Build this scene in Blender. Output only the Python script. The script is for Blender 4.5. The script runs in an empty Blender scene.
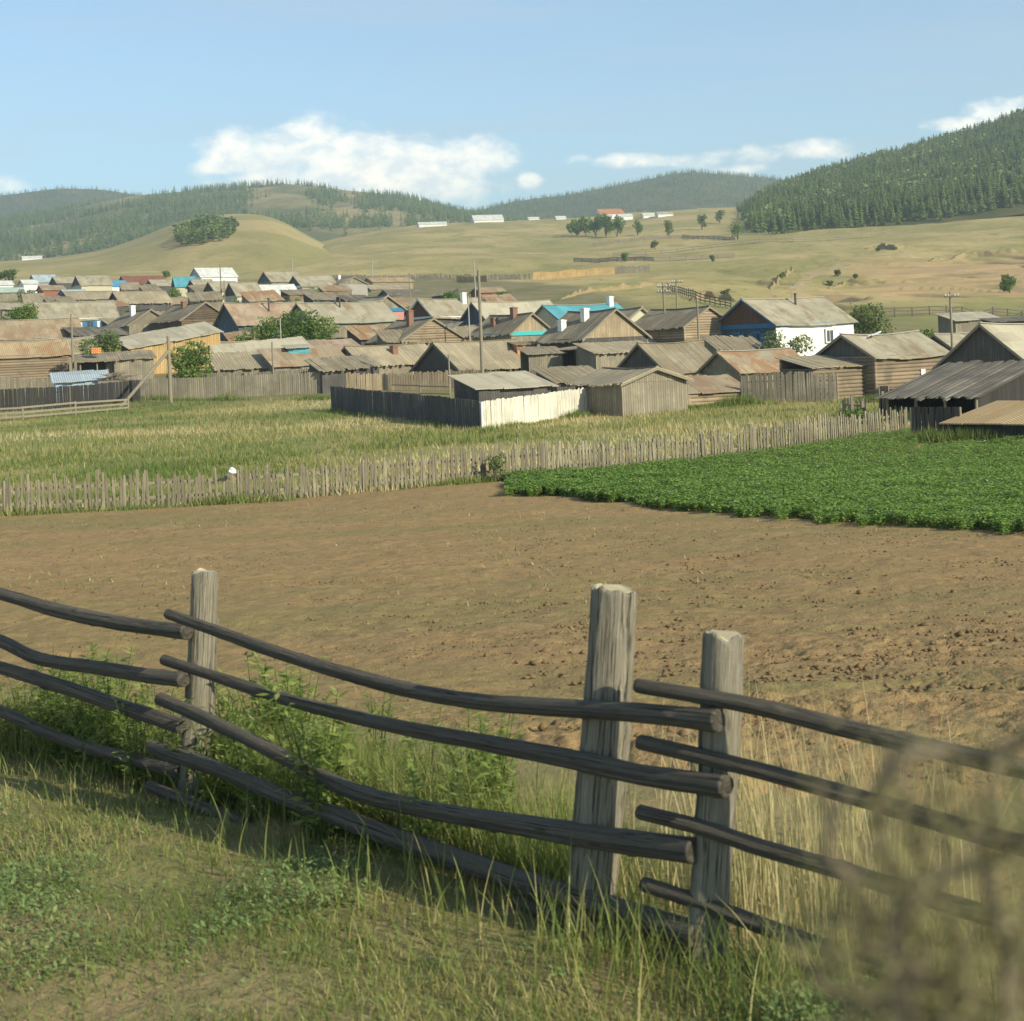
import bpy, math, random
import numpy as np
from mathutils import Vector, noise as mnoise

random.seed(11)
rng = np.random.default_rng(11)
R = math.radians
sc = bpy.context.scene
COL = sc.collection

# ------------------------------------------------------------------ camera
F = 1650.0            # focal length in pixels of the 1024 px wide picture
CX, HY = 512.0, 345.0  # principal point (level camera, shifted lens)
ROLL = R(2.4)
cam_d = bpy.data.cameras.new("camera")
cam = bpy.data.objects.new("camera", cam_d)
COL.objects.link(cam)
cam_d.sensor_width = 36.0
cam_d.sensor_fit = 'HORIZONTAL'
cam_d.lens = 36.0 * F / 1024.0
cam_d.shift_y = -(510.5 - HY) / 1024.0
cam_d.clip_start = 0.05
cam_d.clip_end = 20000.0
cam.rotation_euler = (R(90), 0, 0)
cam.rotation_mode = 'QUATERNION'
from mathutils import Quaternion
cam.rotation_quaternion = Quaternion((0, 1, 0), ROLL) @ Quaternion((1, 0, 0), R(90))
cam_d.dof.use_dof = True
cam_d.dof.focus_distance = 45.0
cam_d.dof.aperture_fstop = 8.0
sc.camera = cam

# ------------------------------------------------------------------ light
SUN_DIR = Vector((0.77, -0.64, 0.0)).normalized() * math.cos(R(27)) + Vector((0, 0, math.sin(R(27))))
sun_d = bpy.data.lights.new("sun", 'SUN')
sun_d.energy = 3.9
sun_d.angle = R(0.5)
sun_d.color = (1.0, 0.92, 0.70)
sun = bpy.data.objects.new("sun", sun_d)
COL.objects.link(sun)
sun.rotation_euler = (-SUN_DIR).to_track_quat('-Z', 'Y').to_euler()

world = bpy.data.worlds.new("World")
sc.world = world
world.use_nodes = True
wt = world.node_tree
for n in list(wt.nodes):
    wt.nodes.remove(n)
sc.view_settings.view_transform = 'Standard'
sc.view_settings.look = 'None'
sc.view_settings.gamma = 1.0
sc.view_settings.exposure = 0.62


class NT:
    """small node-tree writer"""
    def __init__(self, tree):
        self.t = tree

    def new(self, typ, **kw):
        n = self.t.nodes.new(typ)
        for k, v in kw.items():
            setattr(n, k, v)
        return n

    def put(self, sock, v):
        if v is None:
            return
        if isinstance(v, bpy.types.NodeSocket):
            self.t.links.new(v, sock)
        elif isinstance(v, (tuple, list)):
            if sock.type == 'RGBA' and len(v) == 3:
                v = (*v, 1.0)
            sock.default_value = v
        else:
            sock.default_value = v

    def math(self, op, a, b=None, c=None, clamp=False):
        n = self.new('ShaderNodeMath', operation=op, use_clamp=clamp)
        self.put(n.inputs[0], a)
        self.put(n.inputs[1], b)
        if c is not None:
            self.put(n.inputs[2], c)
        return n.outputs[0]

    def sep(self, v):
        n = self.new('ShaderNodeSeparateXYZ')
        self.put(n.inputs[0], v)
        return n.outputs

    def comb(self, x, y, z):
        n = self.new('ShaderNodeCombineXYZ')
        for s, v in zip(n.inputs, (x, y, z)):
            self.put(s, v)
        return n.outputs[0]

    def mapping(self, v, scale=(1, 1, 1), loc=(0, 0, 0)):
        n = self.new('ShaderNodeMapping')
        self.put(n.inputs['Vector'], v)
        n.inputs['Scale'].default_value = scale
        n.inputs['Location'].default_value = loc
        return n.outputs[0]

    def noise(self, v, scale, detail=3.0, rough=0.55, dist=0.0, w=None):
        n = self.new('ShaderNodeTexNoise')
        if w is not None:
            n.noise_dimensions = '4D'
            self.put(n.inputs['W'], w)
        self.put(n.inputs['Vector'], v)
        n.inputs['Scale'].default_value = scale
        n.inputs['Detail'].default_value = detail
        n.inputs['Roughness'].default_value = rough
        n.inputs['Distortion'].default_value = dist
        return n.outputs[0]

    def white(self, w):
        n = self.new('ShaderNodeTexWhiteNoise', noise_dimensions='1D')
        self.put(n.inputs['W'], w)
        return n.outputs[0]

    def mix(self, f, a, b, blend='MIX'):
        n = self.new('ShaderNodeMix', data_type='RGBA', blend_type=blend)
        self.put(n.inputs[0], f)
        self.put(n.inputs[6], a)
        self.put(n.inputs[7], b)
        return n.outputs[2]

    def step(self, v, lo, hi):
        n = self.new('ShaderNodeMapRange', interpolation_type='SMOOTHSTEP')
        self.put(n.inputs[0], v)
        n.inputs[1].default_value = lo
        n.inputs[2].default_value = hi
        n.inputs[3].default_value = 0.0
        n.inputs[4].default_value = 1.0
        return n.outputs[0]

    def maprange(self, v, lo, hi, a, b):
        n = self.new('ShaderNodeMapRange')
        self.put(n.inputs[0], v)
        n.inputs[1].default_value = lo
        n.inputs[2].default_value = hi
        n.inputs[3].default_value = a
        n.inputs[4].default_value = b
        return n.outputs[0]


# ------------------------------------------------------------------ sky and clouds (world, by direction)
def build_sky():
    k = NT(wt)
    out = k.new('ShaderNodeOutputWorld')
    bg = k.new('ShaderNodeBackground')
    sky = k.new('ShaderNodeTexSky', sky_type='NISHITA')
    sky.sun_disc = False
    sky.sun_elevation = R(27)
    sky.sun_rotation = math.atan2(0.77, -0.64)
    sky.altitude = 700
    sky.air_density = 1.0
    sky.dust_density = 0.25
    sky.ozone_density = 2.2
    tc = k.new('ShaderNodeTexCoord')
    d = tc.outputs['Generated']
    x, y, z = k.sep(d)
    ys = k.math('MAXIMUM', y, 0.02)
    u = k.math('DIVIDE', x, ys)
    v = k.math('DIVIDE', z, ys)
    # cumulus banks: (px, py, half width px, half height px) as seen from here, kept as directions
    blobs = [(255, 152, 58, 24), (312, 148, 58, 28), (370, 158, 66, 24), (430, 158, 66, 24), (475, 160, 42, 24),
             (225, 166, 40, 10), (330, 182, 130, 24), (440, 187, 80, 20),
             (575, 159, 20, 7), (630, 160, 55, 10), (690, 160, 60, 10), (760, 155, 62, 12), (810, 150, 62, 13), (745, 169, 44, 7),
             (960, 124, 34, 8), (1010, 110, 46, 14), (528, 182, 14, 9), (-20, 186, 50, 11)]
    mask = None
    for (px, py, rx, ry) in blobs:
        U, V = ray(px, py)
        a = k.math('MULTIPLY', k.math('SUBTRACT', u, U), F / (rx * 1.12))
        b = k.math('MULTIPLY', k.math('SUBTRACT', v, V), F / (ry * 1.12))
        m = k.math('SUBTRACT', 0.62 if 540 < px < 900 else 1.0, k.math('ADD', k.math('MULTIPLY', a, a), k.math('MULTIPLY', b, b)))
        mask = m if mask is None else k.math('SMOOTH_MAX', mask, m, 0.3)
    uv = k.comb(u, k.math('MULTIPLY', v, 1.5), 0.0)
    n1 = k.noise(uv, 38.0, 8.0, 0.62, 0.2)
    n2 = k.noise(uv, 16.0, 5.0, 0.55)
    f = k.math('ADD', k.math('ADD', mask, 0.15), k.math('MULTIPLY', k.math('SUBTRACT', n1, 0.5), 3.0))
    f = k.math('ADD', f, k.math('MULTIPLY', k.math('SUBTRACT', n2, 0.5), 1.0))
    cover = k.step(f, 0.0, 1.25)
    front = k.step(y, 0.3, 0.5)
    cover = k.math('MULTIPLY', k.math('MULTIPLY', cover, front), k.maprange(n2, 0.3, 0.65, 0.70, 1.0))
    # faint streaks of high cloud
    n3 = k.noise(k.comb(k.math('MULTIPLY', u, 2.0), k.math('MULTIPLY', v, 22.0), 0.3), 2.2, 5.0, 0.55)
    veil = k.math('ADD', 0.17, k.math('MULTIPLY', k.step(n3, 0.42, 0.8), 0.22))
    body = k.step(k.noise(uv, 55.0, 6.0, 0.6, 0.1), 0.34, 0.62)
    cc = k.mix(body, (6.9, 7.2, 7.2), (9.8, 9.3, 8.0))
    tint = k.mix(1.0, sky.outputs[0], (0.84, 0.98, 1.0), 'MULTIPLY')
    c = k.mix(veil, tint, (3.9, 4.1, 4.2))
    c = k.mix(cover, c, cc)
    k.put(bg.inputs[0], c)
    bg.inputs[1].default_value = 0.115
    k.t.links.new(bg.outputs[0], out.inputs[0])


# ------------------------------------------------------------------ picture ray -> place
CA, SA = math.cos(ROLL), math.sin(ROLL)


def ray(px, py):
    du, dv = (px - CX) / F, (HY - py) / F
    return du * CA + dv * SA, -du * SA + dv * CA


def at(px, py, d):
    U, V = ray(px, py)
    return Vector((U * d, d, V * d))


def unproject(x, y, z):
    U, V = x / y, z / y
    return CX + F * (U * CA - V * SA), HY - F * (U * SA + V * CA)


build_sky()


# ------------------------------------------------------------------ value noise
def _hash(xi, yi, seed):
    h = (xi.astype(np.int64) * 374761393 + yi.astype(np.int64) * 668265263 + seed * 362437) & 0xffffffff
    h = ((h ^ (h >> 13)) * 1274126177) & 0xffffffff
    return ((h ^ (h >> 16)) & 0xffffff) / float(0xffffff)


def vnoise(x, y, seed=0):
    xi, yi = np.floor(x), np.floor(y)
    fx, fy = x - xi, y - yi
    fx, fy = fx * fx * (3 - 2 * fx), fy * fy * (3 - 2 * fy)
    a, b = _hash(xi, yi, seed), _hash(xi + 1, yi, seed)
    c, d = _hash(xi, yi + 1, seed), _hash(xi + 1, yi + 1, seed)
    return (a * (1 - fx) + b * fx) * (1 - fy) + (c * (1 - fx) + d * fx) * fy


def fbm(x, y, seed=0, oct=4):
    s, a, t = 0.0, 1.0, 0.0
    for i in range(oct):
        s = s + a * (vnoise(x * 2 ** i + 17.3 * i, y * 2 ** i - 9.1 * i, seed + i) - 0.5)
        t += a
        a *= 0.5
    return s / t * 2


# ------------------------------------------------------------------ terrain height
NEAR = [(0.3, -1.86), (3, -1.95), (4.4, -2.05), (5.4, -2.11), (6.4, -2.13), (8.2, -2.2), (10, -2.36), (12.5, -2.62), (16, -3.0),
        (25, -3.72), (40, -4.52), (56, -4.95), (70, -4.85), (90, -4.5), (110, -4.1), (140, -3.3)]
FARP = {
    -260: [(200, 352), (300, 332), (450, 305), (600, 292), (900, 288), (1500, 286)],
    0: [(200, 346), (300, 319), (450, 293), (600, 280), (900, 277), (1500, 274)],
    200: [(200, 345), (300, 319), (450, 291), (600, 278), (900, 272), (1500, 264)],
    400: [(200, 338), (300, 310), (450, 288), (600, 272), (900, 250), (1400, 224)],
    550: [(200, 332), (300, 303), (450, 284), (600, 269), (900, 246), (1400, 219)],
    700: [(170, 350), (220, 322), (300, 297), (450, 276), (600, 258), (900, 234), (1400, 207)],
    850: [(170, 350), (220, 326), (300, 303), (420, 276), (560, 252), (800, 231), (1400, 205)],
    1024: [(170, 352), (220, 332), (300, 306), (400, 277), (520, 250), (800, 212), (1400, 190)],
    1300: [(170, 348), (220, 322), (300, 285), (400, 250), (520, 222), (800, 180), (1400, 150)],
}
NU, ND = 260, 520
US = np.linspace(-0.75, 0.75, NU)
LD = np.linspace(math.log(0.3), math.log(7000), ND)


def _terrain():
    cols, us = [], []
    for px, lst in FARP.items():
        pts = [(d, z) for d, z in NEAR]
        U0 = (px - CX) / F
        for d, py in lst:
            U, V = ray(px, py)
            pts.append((d, V * d))
            U0 = U
        d0, z0 = pts[-1]
        pts += [(d0 * 1.3, z0 - 8), (3000, z0 - 40), (7000, z0 - 60)]
        us.append(U0)
        cols.append(np.interp(LD, [math.log(p[0]) for p in pts], [p[1] for p in pts]))
    cols, us = np.array(cols), np.array(us)
    g = np.zeros((NU, ND))
    for i, u in enumerate(US):
        u = min(max(u, us[0]), us[-1] - 1e-6)
        j = min(int(np.searchsorted(us, u, 'right')) - 1, len(us) - 2)
        t = (u - us[j]) / (us[j + 1] - us[j])
        t = t * t * (3 - 2 * t) * 0.5 + t * 0.5
        g[i] = cols[j] * (1 - t) + cols[j + 1] * t
    ker = np.exp(-np.linspace(-2, 2, 13) ** 2)
    ker /= ker.sum()
    gp = np.pad(g, ((6, 6), (6, 6)), mode='edge')
    gp = np.apply_along_axis(lambda v: np.convolve(v, ker, 'valid'), 1, gp)
    gp = np.apply_along_axis(lambda v: np.convolve(v, ker, 'valid'), 0, gp)
    return gp


TG = _terrain()


def G(x, y):
    """ground height (arrays or numbers)"""
    x, y = np.asarray(x, float), np.asarray(y, float)
    yy = np.maximum(y, 0.31)
    u = np.clip(x / yy, US[0], US[-1] - 1e-9)
    l = np.clip(np.log(yy), LD[0], LD[-1] - 1e-9)
    a = (u - US[0]) / (US[1] - US[0])
    b = (l - LD[0]) / (LD[1] - LD[0])
    i, j = np.minimum(a.astype(int), NU - 2), np.minimum(b.astype(int), ND - 2)
    fa, fb = a - i, b - j
    z = (TG[i, j] * (1 - fa) + TG[i + 1, j] * fa) * (1 - fb) + (TG[i, j + 1] * (1 - fa) + TG[i + 1, j + 1] * fa) * fb
    z = z + 0.05 * fbm(x * 0.55, y * 0.55, 3, 3) + 0.03 * fbm(x * 2.1, y * 2.1, 5, 2) * np.clip(14 / yy, 0, 1)
    z = z + 0.12 * fbm(x * 0.09, y * 0.09, 8, 3) * np.clip((yy - 8) / 40, 0, 1)
    far = np.clip((yy - 190) / 200, 0, 1)
    z = z + far * (1.3 * fbm(x * 0.03, y * 0.03, 21, 4) + 2.5 * fbm(x * 0.008, y * 0.006, 33, 3) * np.clip((yy - 300) / 400, 0, 1))
    # eroded banks on the slope to the right
    rgt = np.clip((x / yy - 0.10) * 12, 0, 1) * np.clip((yy - 230) / 60, 0, 1) * np.clip((560 - yy) / 80, 0, 1)
    rid = np.abs(fbm(x * 0.022 + 0.01 * y, y * 0.014, 41, 3))
    z = z - rgt * 16.0 * np.clip(0.13 - rid, 0, 1) + rgt * 1.6 * np.floor(3 * fbm(x * 0.012, y * 0.02 + 7, 43, 3)) / 3
    return z


def gz(x, y):
    return float(G(x, y))


def on_ground(px, py, lo=20.0, hi=1450.0):
    """distance at which the picture ray (px, py) meets the ground"""
    U, V = ray(px, py)
    d = np.exp(np.linspace(math.log(lo), math.log(hi), 900))
    f = V * d - G(U * d, d)
    i = np.where(f <= 0)[0]
    return float(d[i[0]]) if len(i) else hi


# ------------------------------------------------------------------ mesh helpers
def clean(name):
    return name


def put_props(o, label=None, cat=None, group=None, kind=None):
    if label:
        o['label'] = label
    if cat:
        o['category'] = cat
    if group:
        o['group'] = group
    if kind:
        o['kind'] = kind
    return o


def link(name, me, mat=None, parent=None):
    o = bpy.data.objects.new(name, me)
    COL.objects.link(o)
    if mat is not None and me is not None and not me.materials:
        me.materials.append(mat)
    if parent is not None:
        o.parent = parent
    return o


def empty(name, loc, rz=0.0, label=None, cat=None, group=None):
    o = bpy.data.objects.new(name, None)
    COL.objects.link(o)
    o.location = loc
    o.rotation_euler = (0, 0, rz)
    o.empty_display_size = 0.3
    return put_props(o, label, cat, group)


def mesh_np(name, V, Fc, mat=None, parent=None, tint=None, smooth=False):
    V = np.ascontiguousarray(V, dtype=np.float32)
    Fc = np.ascontiguousarray(Fc, dtype=np.int32)
    n, kk = Fc.shape
    me = bpy.data.meshes.new(name)
    me.vertices.add(len(V))
    me.vertices.foreach_set('co', V.ravel())
    me.loops.add(n * kk)
    me.loops.foreach_set('vertex_index', Fc.ravel())
    me.polygons.add(n)
    me.polygons.foreach_set('loop_start', np.arange(0, n * kk, kk, dtype=np.int32))
    if smooth:
        me.polygons.foreach_set('use_smooth', np.ones(n, dtype=bool))
    me.update(calc_edges=True)
    if tint is not None:
        a = me.attributes.new('tint', 'FLOAT', 'POINT')
        a.data.foreach_set('value', np.ascontiguousarray(tint, dtype=np.float32))
    return link(name, me, mat, parent)


class MB:
    """collects boxes, bars and sheets, then links them as one mesh object"""
    def __init__(self):
        self.v, self.f, self.s = [], [], []

    def add(self, vs, fs, smooth=False):
        b = len(self.v)
        self.v += [tuple(p) for p in vs]
        self.f += [tuple(i + b for i in f) for f in fs]
        self.s += [smooth] * len(fs)

    def hexa(self, p):
        """8 corners: bottom 4 (ccw), top 4"""
        self.add(p, [(3, 2, 1, 0), (4, 5, 6, 7), (0, 1, 5, 4), (1, 2, 6, 5), (2, 3, 7, 6), (3, 0, 4, 7)])

    def box(self, x0, x1, y0, y1, z0, z1):
        self.hexa([(x0, y0, z0), (x1, y0, z0), (x1, y1, z0), (x0, y1, z0),
                   (x0, y0, z1), (x1, y0, z1), (x1, y1, z1), (x0, y1, z1)])

    def bar(self, a, b, w, h=None, up=(0, 0, 1)):
        a, b = Vector(a), Vector(b)
        h = h or w
        t = (b - a).normalized()
        up = Vector(up)
        if abs(t.dot(up)) > 0.97:
            up = Vector((0, 1, 0))
        s = t.cross(up).normalized() * (w / 2)
        u = s.cross(t).normalized() * (h / 2)
        self.hexa([a - s - u, a + s - u, b + s - u, b - s - u, a - s + u, a + s + u, b + s + u, b - s + u])

    def tube(self, pts, rad, n=8, caps=True, smooth=True):
        pts = [Vector(p) for p in pts]
        if not isinstance(rad, (list, tuple)):
            rad = [rad] * len(pts)
        vs, fs = [], []
        for i, p in enumerate(pts):
            t = (pts[min(i + 1, len(pts) - 1)] - pts[max(i - 1, 0)]).normalized()
            ref = Vector((0, 0, 1)) if abs(t.z) < 0.9 else Vector((0, 1, 0))
            a = t.cross(ref).normalized()
            b = a.cross(t).normalized()
            for j in range(n):
                w = 2 * math.pi * j / n
                vs.append(p + (a * math.cos(w) + b * math.sin(w)) * rad[i])
        for i in range(len(pts) - 1):
            for j in range(n):
                j2 = (j + 1) % n
                fs.append((i * n + j, i * n + j2, (i + 1) * n + j2, (i + 1) * n + j))
        self.add(vs, fs, smooth)
        if caps:
            m = len(pts)
            self.add(vs[:n], [tuple(range(n))])
            self.add(vs[(m - 1) * n:], [tuple(range(n - 1, -1, -1))])

    def build(self, name, mat=None, parent=None):
        me = bpy.data.meshes.new(name)
        me.from_pydata(self.v, [], self.f)
        me.polygons.foreach_set('use_smooth', self.s)
        me.update()
        return link(name, me, mat, parent)


# ------------------------------------------------------------------ materials
def material(name):
    m = bpy.data.materials.new(name)
    m.use_nodes = True
    t = m.node_tree
    k = NT(t)
    b = t.nodes['Principled BSDF']
    b.inputs['Roughness'].default_value = 0.85
    b.inputs['Specular IOR Level'].default_value = 0.25
    return m, k, b


def bump(k, b, h, strength, dist):
    n = k.new('ShaderNodeBump')
    n.inputs['Strength'].default_value = strength
    n.inputs['Distance'].default_value = dist
    k.put(n.inputs['Height'], h)
    k.t.links.new(n.outputs[0], b.inputs['Normal'])


def mul(c, f):
    return tuple(min(1.0, x * f) for x in c)


def m_planks(name, c, c2=None, axis='x', width=0.2, var=0.45, stain=0.35, along='yz', rough=0.85):
    """weathered boards: each board its own tone, grain along it, stains of colour c2"""
    m, k, b = material(name)
    tc = k.new('ShaderNodeTexCoord').outputs['Object']
    oi = k.new('ShaderNodeObjectInfo').outputs['Random']
    x, y, z = k.sep(tc)
    a = {'x': x, 'y': y, 'z': z}.get(axis)
    if axis == 'xy':
        a = k.math('ADD', k.math('MULTIPLY', x, 1.03), k.math('MULTIPLY', y, 0.97))
    q = k.math('DIVIDE', a, width)
    idx = k.math('ADD', k.math('FLOOR', q), k.math('MULTIPLY', oi, 57.0))
    wn = k.white(idx)
    sc_ = {'yz': (3.0 / width, 0.9, 0.9), 'z': (3.0 / width, 3.0 / width, 0.7), 'x': (0.6, 3.0 / width, 3.0 / width)}[along]
    gr = k.noise(k.mapping(tc, sc_), 1.0, 4.0, 0.6, 0.0)
    val = k.math('ADD', k.math('MULTIPLY', wn, 0.55), k.math('MULTIPLY', gr, 0.6))
    col = k.mix(val, mul(c, 1 - var), mul(c, 1 + var))
    st = k.noise(tc, 0.55, 5.0, 0.65, 0.4, w=k.math('MULTIPLY', oi, 31.0))
    if c2 is not None:
        col = k.mix(k.math('MULTIPLY', k.step(st, 0.5 - stain * 0.4, 0.72 - stain * 0.3), 0.85), col, c2)
    # gap between boards
    fr = k.math('FRACT', q)
    gap = k.math('LESS_THAN', k.math('ABSOLUTE', k.math('SUBTRACT', fr, 0.5)), 0.44)
    col = k.mix(gap, mul(c, 0.25), col)
    k.put(b.inputs['Base Color'], col)
    b.inputs['Roughness'].default_value = rough
    h = k.math('ADD', gap, k.math('MULTIPLY', gr, 0.5))
    bump(k, b, h, 0.5, 0.02)
    return m


def m_logs(name, c, c2=None):
    m, k, b = material(name)
    tc = k.new('ShaderNodeTexCoord').outputs['Object']
    oi = k.new('ShaderNodeObjectInfo').outputs['Random']
    x, y, z = k.sep(tc)
    wn = k.white(k.math('ADD', k.math('FLOOR', k.math('DIVIDE', z, 0.24)), k.math('MULTIPLY', oi, 77.0)))
    gr = k.noise(k.mapping(tc, (0.8, 0.8, 14.0)), 1.0, 4.0, 0.6)
    val = k.math('ADD', k.math('MULTIPLY', wn, 0.5), k.math('MULTIPLY', gr, 0.6))
    col = k.mix(val, mul(c, 0.5), mul(c, 1.5))
    if c2 is not None:
        st = k.noise(tc, 0.7, 4.0, 0.6, 0.3)
        col = k.mix(k.step(st, 0.45, 0.7), col, c2)
    k.put(b.inputs['Base Color'], col)
    bump(k, b, gr, 0.3, 0.02)
    return m


def m_slate(name, c, c2=None, rust=0.0, spec=0.25, period=0.18, amount=0.85):
    """corrugated sheets: ribs down the slope, courses, lichen or rust stains"""
    m, k, b = material(name)
    tc = k.new('ShaderNodeTexCoord').outputs['Object']
    oi = k.new('ShaderNodeObjectInfo').outputs['Random']
    x, y, z = k.sep(tc)
    wv = k.math('SINE', k.math('MULTIPLY', x, 2 * math.pi / period))
    sheet = k.white(k.math('ADD', k.math('ADD', k.math('FLOOR', k.math('DIVIDE', x, 1.1)), k.math('MULTIPLY', k.math('FLOOR', k.math('DIVIDE', z, 0.55)), 13.0)), k.math('MULTIPLY', oi, 41.0)))
    n = k.noise(k.mapping(tc, (1.5, 0.5, 0.5)), 1.2, 6.0, 0.65)
    val = k.math('ADD', k.math('MULTIPLY', sheet, 0.45), k.math('MULTIPLY', n, 0.55))
    col = k.mix(val, mul(c, 0.68), mul(c, 1.28))
    if c2 is not None:
        st = k.noise(k.mapping(tc, (1.0, 0.55, 0.55)), 0.8, 6.0, 0.7, 0.5, w=k.math('MULTIPLY', oi, 23.0))
        col = k.mix(k.math('MULTIPLY', k.step(st, 0.56 - rust * 0.3, 0.72 - rust * 0.3), amount), col, c2)
    k.put(b.inputs['Base Color'], col)
    b.inputs['Roughness'].default_value = 0.8
    b.inputs['Specular IOR Level'].default_value = spec
    bump(k, b, wv, 0.6, 0.03)
    return m


def m_plain(name, c, var=0.2, scale=1.5, rough=0.85, c2=None, spec=0.25, lo=0.5, hi=0.75):
    m, k, b = material(name)
    tc = k.new('ShaderNodeTexCoord').outputs['Object']
    n = k.noise(tc, scale, 6.0, 0.65, 0.3)
    col = k.mix(n, mul(c, 1 - var), mul(c, 1 + var))
    if c2 is not None:
        col = k.mix(k.step(k.noise(tc, scale * 0.6, 5.0, 0.6, 0.4), lo, hi), col, c2)
    k.put(b.inputs['Base Color'], col)
    b.inputs['Roughness'].default_value = rough
    b.inputs['Specular IOR Level'].default_value = spec
    bump(k, b, n, 0.2, 0.02)
    return m


def m_leaf(name, stops, transl=0.35, scale=None, patch=None):
    """leaf or blade colours picked by each leaf's own tint, with soft light coming through"""
    m, k, b = material(name)
    at_ = k.new('ShaderNodeAttribute', attribute_name='tint')
    t = at_.outputs['Fac']
    r = k.new('ShaderNodeValToRGB')
    el = r.color_ramp.elements
    while len(el) < len(stops):
        el.new(0.5)
    for e, (p, c) in zip(el, stops):
        e.position = p
        e.color = (*c, 1)
    k.put(r.inputs[0], t)
    col = r.outputs[0]
    k.put(b.inputs['Base Color'], col)
    b.inputs['Roughness'].default_value = 0.6
    b.inputs['Specular IOR Level'].default_value = 0.2
    tr = k.new('ShaderNodeBsdfTranslucent')
    k.put(tr.inputs[0], col)
    mx = k.new('ShaderNodeMixShader')
    mx.inputs[0].default_value = transl
    k.t.links.new(b.outputs[0], mx.inputs[1])
    k.t.links.new(tr.outputs[0], mx.inputs[2])
    o = [n for n in k.t.nodes if n.type == 'OUTPUT_MATERIAL'][0]
    k.t.links.new(mx.outputs[0], o.inputs[0])
    return m
# ================================================================== LAND
def m_ground():
    m, k, b = material("dry_grassland")
    geo = k.new('ShaderNodeNewGeometry').outputs['Position']
    x, y, z = k.sep(geo)
    n1 = k.noise(geo, 0.9, 6.0, 0.65)
    n2 = k.noise(geo, 0.16, 5.0, 0.6, 0.4)
    n3 = k.noise(k.mapping(geo, (1, 0.6, 1)), 0.02, 6.0, 0.6, 0.5)
    n4 = k.noise(geo, 14.0, 5.0, 0.7)
    # by the line: trodden soil with turf
    near = k.mix(k.step(n1, 0.40, 0.60), (0.235, 0.18, 0.09), (0.15, 0.17, 0.055))
    near = k.mix(k.math('MULTIPLY', n4, 0.6), near, (0.36, 0.28, 0.14))
    # meadow under the tall grass
    mead = k.mix(k.step(n2, 0.38, 0.62), (0.175, 0.205, 0.06), (0.36, 0.295, 0.125))
    mead = k.mix(k.math('MULTIPLY', n1, 0.5), mead, (0.22, 0.19, 0.075))
    # village lanes: trodden earth and weeds
    vill = k.mix(k.step(n2, 0.4, 0.6), (0.25, 0.20, 0.115), (0.17, 0.17, 0.065))
    # open steppe slopes
    slope = k.mix(k.step(n3, 0.40, 0.62), (0.31, 0.27, 0.105), (0.475, 0.365, 0.165))
    slope = k.mix(k.math('MULTIPLY', k.step(n2, 0.45, 0.7), 0.5), slope, (0.42, 0.325, 0.145))
    fine = k.noise(k.mapping(geo, (1, 0.35, 1)), 0.35, 6.0, 0.72, 0.3)
    slope = k.mix(k.math('MULTIPLY', k.step(fine, 0.52, 0.70), 0.75), slope, (0.17, 0.165, 0.055))
    mid = k.noise(k.mapping(geo, (1, 0.5, 1)), 0.055, 6.0, 0.7, 0.6)
    slope = k.mix(k.math('MULTIPLY', k.step(mid, 0.50, 0.68), 0.6), slope, (0.19, 0.195, 0.06))
    slope = k.mix(k.math('MULTIPLY', k.step(mid, 0.34, 0.22), 0.7), slope, (0.46, 0.35, 0.19))
    u = k.math('DIVIDE', x, k.math('MAXIMUM', y, 1.0))
    # sandy worn flank on the right
    su = k.math('MULTIPLY', k.step(u, 0.16, 0.27), k.math('MULTIPLY', k.step(y, 300, 345), k.math('SUBTRACT', 1.0, k.step(y, 440, 540))))
    su = k.math('MULTIPLY', su, k.step(k.math('ADD', n3, k.math('MULTIPLY', n2, 0.3)), 0.5, 0.72))
    slope = k.mix(su, slope, (0.44, 0.30, 0.155))
    # greener hollow behind the right-hand yards
    gu = k.math('MULTIPLY', k.step(u, 0.05, 0.2), k.math('SUBTRACT', 1.0, k.step(y, 260, 330)))
    slope = k.mix(k.math('MULTIPLY', gu, 0.75), slope, (0.16, 0.185, 0.055))
    c = k.mix(k.step(y, 22, 40), near, mead)
    c = k.mix(k.step(y, 118, 140), c, vill)
    edge = k.math('ADD', y, k.math('MULTIPLY', k.step(u, -0.05, 0.12), 330.0))
    edge = k.math('ADD', edge, k.math('MULTIPLY', k.math('SUBTRACT', n2, 0.5), 60.0))
    c = k.mix(k.step(edge, 530, 590), c, slope)
    # bare crumbling earth where the slope is cut steeply
    nz = k.sep(k.new('ShaderNodeNewGeometry').outputs['Normal'])[2]
    cut = k.math('MULTIPLY', k.step(nz, 0.955, 0.90), k.step(y, 220, 260))
    c = k.mix(cut, c, k.mix(fine, (0.16, 0.12, 0.065), (0.40, 0.29, 0.155)))
    k.put(b.inputs['Base Color'], c)
    b.inputs['Roughness'].default_value = 0.95
    b.inputs['Specular IOR Level'].default_value = 0.1
    h = k.math('ADD', k.math('MULTIPLY', n4, 0.04), k.math('MULTIPLY', n1, 0.10))
    bump(k, b, h, 0.7, 1.0)
    return m


def grid_mesh(name, Ug, Dg, zoff, mat, extra=None):
    """sheet over the terrain on a (direction, distance) grid"""
    UU, DD = np.meshgrid(Ug, Dg, indexing='ij')
    X, Y = UU * DD, DD
    Z = G(X, Y) + zoff
    if extra is not None:
        Z = Z + extra(X, Y)
    V = np.stack([X, Y, Z], -1).reshape(-1, 3)
    nu, nd = UU.shape
    i = np.arange(nu - 1)[:, None] * nd + np.arange(nd - 1)[None, :]
    Fq = np.stack([i, i + nd, i + nd + 1, i + 1], -1).reshape(-1, 4)
    return mesh_np(name, V, Fq, mat, smooth=True)


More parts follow.
